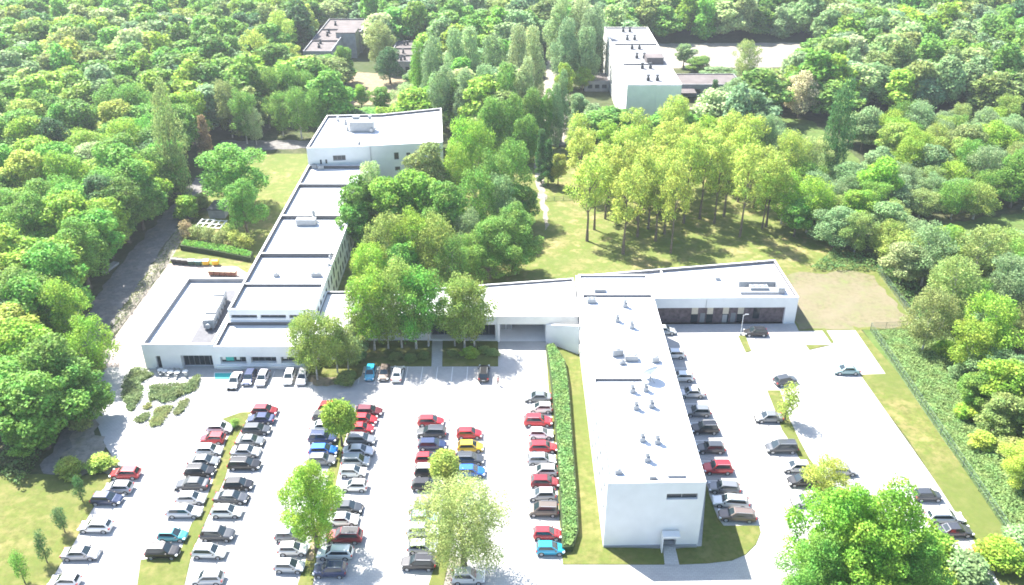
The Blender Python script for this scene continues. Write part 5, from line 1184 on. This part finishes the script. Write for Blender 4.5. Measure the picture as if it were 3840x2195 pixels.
# ---------------------------------------------------------------- bins and benches by the yard
def bin_(name, label, cat, X, Y, body, lid, group, rz=0, w_=1.25):
    t = thing(name, label, cat, (X, Y, .035), rz, group); m = MB(); q = w_ / 2
    m.v += [(-q * .85, -.42, .18), (q * .85, -.42, .18), (q * .85, .42, .18), (-q * .85, .42, .18), (-q, -.52, 1.12), (q, -.52, 1.12), (q, .52, 1.12), (-q, .52, 1.12)]
    for f in ((0, 1, 5, 4), (1, 2, 6, 5), (2, 3, 7, 6), (3, 0, 4, 7), (4, 5, 6, 7), (3, 2, 1, 0)): m.f.append(f); m.m.append(0)
    m.obj('tub', body, t, bevel=.04)
    m = MB(); n = 7; pr = [(-.56 + 1.12 * k / (n - 1), 1.14 + .2 * math.sin(math.pi * k / (n - 1))) for k in range(n)]
    for k in range(n - 1):
        (a, za), (b, zb_) = pr[k], pr[k + 1]; m.quad((-q - .04, a, za), (q + .04, a, za), (q + .04, b, zb_), (-q - .04, b, zb_))
    for sx in (-q - .04, q + .04): m.v += [(sx, a, z) for a, z in pr]; i = len(m.v) - n; m.f.append(tuple(range(i, i + n))); m.m.append(0)
    m.obj('lid', lid, t)
    for sx in (-1, 1):
        for sy in (-1, 1): m = MB(); m.tube((sx * q * .7 - .04, sy * .33, .09), (sx * q * .7 + .04, sy * .33, .09), .09, n=10); m.obj('wheel', TYRE, t)
BB = plain('black_plastic', (.025, .025, .028), .5); BG = plain('green_plastic', (.02, .07, .05), .5); BY = plain('yellow_plastic', (.72, .42, .02), .5); BL = plain('blue_plastic', (.12, .3, .45), .5); BW = plain('pale_plastic', (.6, .62, .62), .5); BBR = plain('brown_plastic', (.17, .07, .05), .6); BCR = plain('cream_plastic', (.5, .42, .3), .6)
for k, (px, py, a, b, l) in enumerate(((195, 1062, BB, BB, 'leftmost black waste container below the clipped hedge'), (270, 1070, BB, BB, 'black waste container, second from the left below the hedge'), (345, 1078, BB, BB, 'black waste container, third from the left, beside a green one'), (430, 1085, BG, BW, 'dark green waste container with pale lid'), (525, 1092, BG, BL, 'dark green waste container with light blue lid'), (625, 1088, BY, BW, 'yellow waste container with pale lid'), (755, 1088, BY, BY, 'all yellow waste container at the right end of the row'))):
    bin_('waste_container', l, 'waste container', *(lambda p: (p[0], p[1] + .5))(U(*s(600, 700, px, py))), a, b, 'waste containers below the hedge', 0, 1.3)
for k, (px, py) in enumerate(((705, 1222), (785, 1226), (860, 1230), (935, 1232), (1005, 1234))):
    bin_('waste_container', ['brown bin at the left end of its row above the canteen roof', 'second brown bin from the left, above the canteen roof', 'middle one of the five brown bins above the canteen roof', 'fourth brown bin from the left, above the canteen roof', 'brown bin at the right end of its row, next to the long wing'][k], 'waste container', *(lambda p: (p[0], p[1] + .4))(U(*s(600, 700, px, py))), BBR, BCR, 'brown bins above the canteen', R(-8), 1.15)
# white garden frames and shed
for k, (px, py) in enumerate(((590, 545), (760, 560))):
    X, Y = U(*s(600, 700, px, py), 1); t = thing('white_pergola', ['left of two white open garden frames under the chestnut', 'right of two white open garden frames under the chestnut'][k], 'pergola', (X, Y + 1.5, .05), R(-4), 'white garden frames')
    for sx in (-1.4, 1.4):
        for sy in (-2, 0, 2): m = MB(); m.box(sx - .07, sx + .07, sy - .07, sy + .07, 0, 1.0); m.obj('post', WFRAME, t)
    m = MB()
    for sy in (-2, 0, 2): m.box(-1.6, 1.6, sy - .14, sy + .14, 1.0, 1.1)
    for sx in (-1.4, 0, 1.4): m.box(sx - .14, sx + .14, -2.15, 2.15, 1.1, 1.2)
    m.obj('lattice', WFRAME, t)
SHED = plain('dark_shed_roof', (.05, .055, .075), .7)
X, Y = U(540, 545); t = thing('garden_shed', 'low dark flat-roofed shed under the chestnut tree', 'shed', (X, Y + 3, .05)); m = MB(); m.box(-1.9, 1.9, -2.8, 2.8, 0, 2.1); m.obj('wall', CONC, t); m = MB(); m.box(-2.1, 2.1, -3, 3, 2.1, 2.25); m.obj('roof', SHED, t)
# terrace tables and chairs
for k, (px, py) in enumerate(((620, 385), (700, 395), (790, 400), (900, 390), (560, 370))):
    X, Y = U(*s(450, 1300, px, py)); t = thing('terrace_table', 'small white round table on the terrace of the canteen block', 'table', (X, Y, .065), 0, 'white terrace tables'); m = MB(); m.lathe([(.02, .72), (.5, .72), (.5, .76), (.02, .76)], n=16); m.obj('tabletop', PLATE, t); m = MB(); m.tube((0, 0, .03), (0, 0, .72), .04); m.lathe([(.02, 0), (.28, 0), (.02, .05)]); m.obj('leg', GREYM, t)
    for q in range(2):
        an = R(40 + 180 * q + 25 * k); c = thing('terrace_chair', 'grey chair at a white table on the canteen terrace', 'chair', (X + .8 * math.cos(an), Y + .8 * math.sin(an), .065), an + R(90), 'chairs on the terrace')
        m = MB(); m.box(-.22, .22, -.22, .22, .43, .47); m.obj('seat', GREYM, c); m = MB(); m.box(-.22, .22, -.24, -.2, .47, .88); m.obj('backrest', GREYM, c)
        for a in (-.2, .2):
            for b in (-.2, .2): m = MB(); m.tube((a, b, 0), (a, b, .43), .02, n=5); m.obj('leg', DARK, c)
# concrete slab lying by the road
t = MB(); X, Y = U(274, 668); t.box(-.7, .7, -2.2, 2.2, 0, .5); tag(t.obj('concrete_block', CONC, None, (X, Y, .03), bevel=.05), 'long pale concrete block lying at the wood edge beside the left road', 'concrete block').rotation_euler = (0, 0, R(-14))
# posts and small bollards
for l, px, py in (('thin grey bollard beside the red hatchback above the yellow one', 1118, 1045), ('short grey bollard between the third and fourth car rows', 1146, 1041), ('grey bollard below the thin one by the dark grey estate car', 1118, 1051), ('small marker post in the open right car park', 1858, 941)):
    X, Y = U(px, py); t = thing('bollard', l, 'bollard', (X, Y, .025)); m = MB(); m.lathe([(.02, 0), (.13, 0), (.13, .06), (.07, .08), (.065, .75), (.02, .8)], n=10); m.obj('post', GREYM, t)

# ---------------------------------------------------------------- the person crossing the car park
SKIN = plain('skin', (.45, .26, .19), .6); HAIR = plain('hair', (.06, .04, .03), .7); SHIRT = plain('pink_cloth', (.55, .33, .36), .85); TROU = plain('grey_trousers', (.13, .12, .135), .85); SHOE = plain('shoe', (.05, .05, .05), .6)
def skin_obj(name, verts, edges, rad, mat, parent, sub=2):
    me = bpy.data.meshes.new(name); me.from_pydata(verts, edges, []); o = link(name, me, parent); me.materials.append(mat)
    md_ = o.modifiers.new('skin', 'SKIN'); sk = me.skin_vertices[0].data
    for i, r in enumerate(rad): sk[i].radius = (r, r) if not isinstance(r, tuple) else r
    sk[0].use_root = True
    o.modifiers.new('sub', 'SUBSURF').levels = sub; o.modifiers['sub'].render_levels = sub; md_.use_smooth_shade = True
    return o
X, Y = U(*s(1860, 1380, 110, 950, 14.56)); pr = thing('person', 'person in a pink top and dark grey trousers walking across the open car park', 'person', (X, Y, .025), R(200))
vb = [(0, 0, .94), (0, .01, 1.12), (0, .0, 1.34), (0, .0, 1.45), (0, .02, 1.53), (0, .03, 1.63), (0, .02, 1.72)]; eb = [(i, i + 1) for i in range(6)]; rb = [(.15, .10), (.135, .095), (.16, .10), .06, .052, .085, .06]
def chain(start, pts, rads):
    i = start
    for p, r in zip(pts, rads): vb.append(p); rb.append(r); eb.append((i, len(vb) - 1)); i = len(vb) - 1
    return i
for sx, sw in ((1, .22), (-1, -.20)):
    chain(0, [(.09 * sx, 0, .86), (.10 * sx, sw * .5, .5), (.10 * sx, sw * .55 - .10 * (sw < 0) - .02, .10), (.10 * sx, sw * .55 + .14, .04)], [.085, .058, .042, .035])
    e = chain(2, [(.19 * sx, 0, 1.38), (.23 * sx, -sw * .30, 1.12), (.22 * sx, -sw * .7, .90), (.22 * sx, -sw * .8, .82)], [.055, .042, .032, .034])
    hx, hy, hz_ = vb[e]
    for q in range(4): chain(e, [(hx + .0, hy + (q - 1.5) * .018, hz_ - .07), (hx - .012 * sx, hy + (q - 1.5) * .019 + .006, hz_ - .10 - .008 * (q in (1, 2)))], [.009, .008])
    chain(e, [(hx - .02 * sx, hy + .045, hz_ - .03), (hx - .025 * sx, hy + .055, hz_ - .065)], [.010, .009])
body = skin_obj('body', vb, eb, rb, SKIN, pr)
skin_obj('top', [(0, 0, .95), (0, .01, 1.12), (0, 0, 1.36), (0, 0, 1.44), (.19, 0, 1.385), (.225, -.05, 1.18), (-.19, 0, 1.385), (-.225, .05, 1.18)], [(0, 1), (1, 2), (2, 3), (2, 4), (4, 5), (2, 6), (6, 7)], [(.165, .115), (.15, .11), (.172, .115), .07, .068, .056, .068, .056], SHIRT, pr)
skin_obj('trousers', [(0, 0, .96), (.09, 0, .86), (.10, .11, .5), (.10, .10, .13), (-.09, 0, .86), (-.10, -.10, .5), (-.10, -.22, .13)], [(0, 1), (1, 2), (2, 3), (0, 4), (4, 5), (5, 6)], [(.16, .115), .10, .075, .062, .10, .075, .062], TROU, pr)
skin_obj('hair', [(0, -.01, 1.60), (0, -.01, 1.70), (0, .01, 1.75)], [(0, 1), (1, 2)], [.082, .098, .06], HAIR, pr)
for sx, yy in ((.10, .17), (-.10, -.17)):
    m = MB(); m.box(sx - .045, sx + .045, yy - .10, yy + .16, 0, .09); m.obj('shoe', SHOE, pr, bevel=.02)
for sx in (.03, -.03): m = MB(); m.box(sx - .012, sx + .012, .105, .118, 1.64, 1.655); m.obj('eye', DARK, pr)

# ---------------------------------------------------------------- air
hm = bpy.data.materials.new('haze_air'); hm.use_nodes = True; tn = hm.node_tree; tn.nodes.remove(tn.nodes['Principled BSDF'])
pv = tn.nodes.new('ShaderNodeVolumePrincipled'); pv.inputs['Color'].default_value = (.86, .93, 1.0, 1); pv.inputs['Density'].default_value = HAZE; pv.inputs['Anisotropy'].default_value = .3
tn.links.new(pv.outputs[0], tn.nodes['Material Output'].inputs['Volume'])
mb = MB(); mb.prism(rect(-1000, 1000, -300, 1500), -1.5, 92)
if HAZE > 0:
    o = mb.obj('haze', hm); o['kind'] = 'stuff'; o.visible_shadow = True
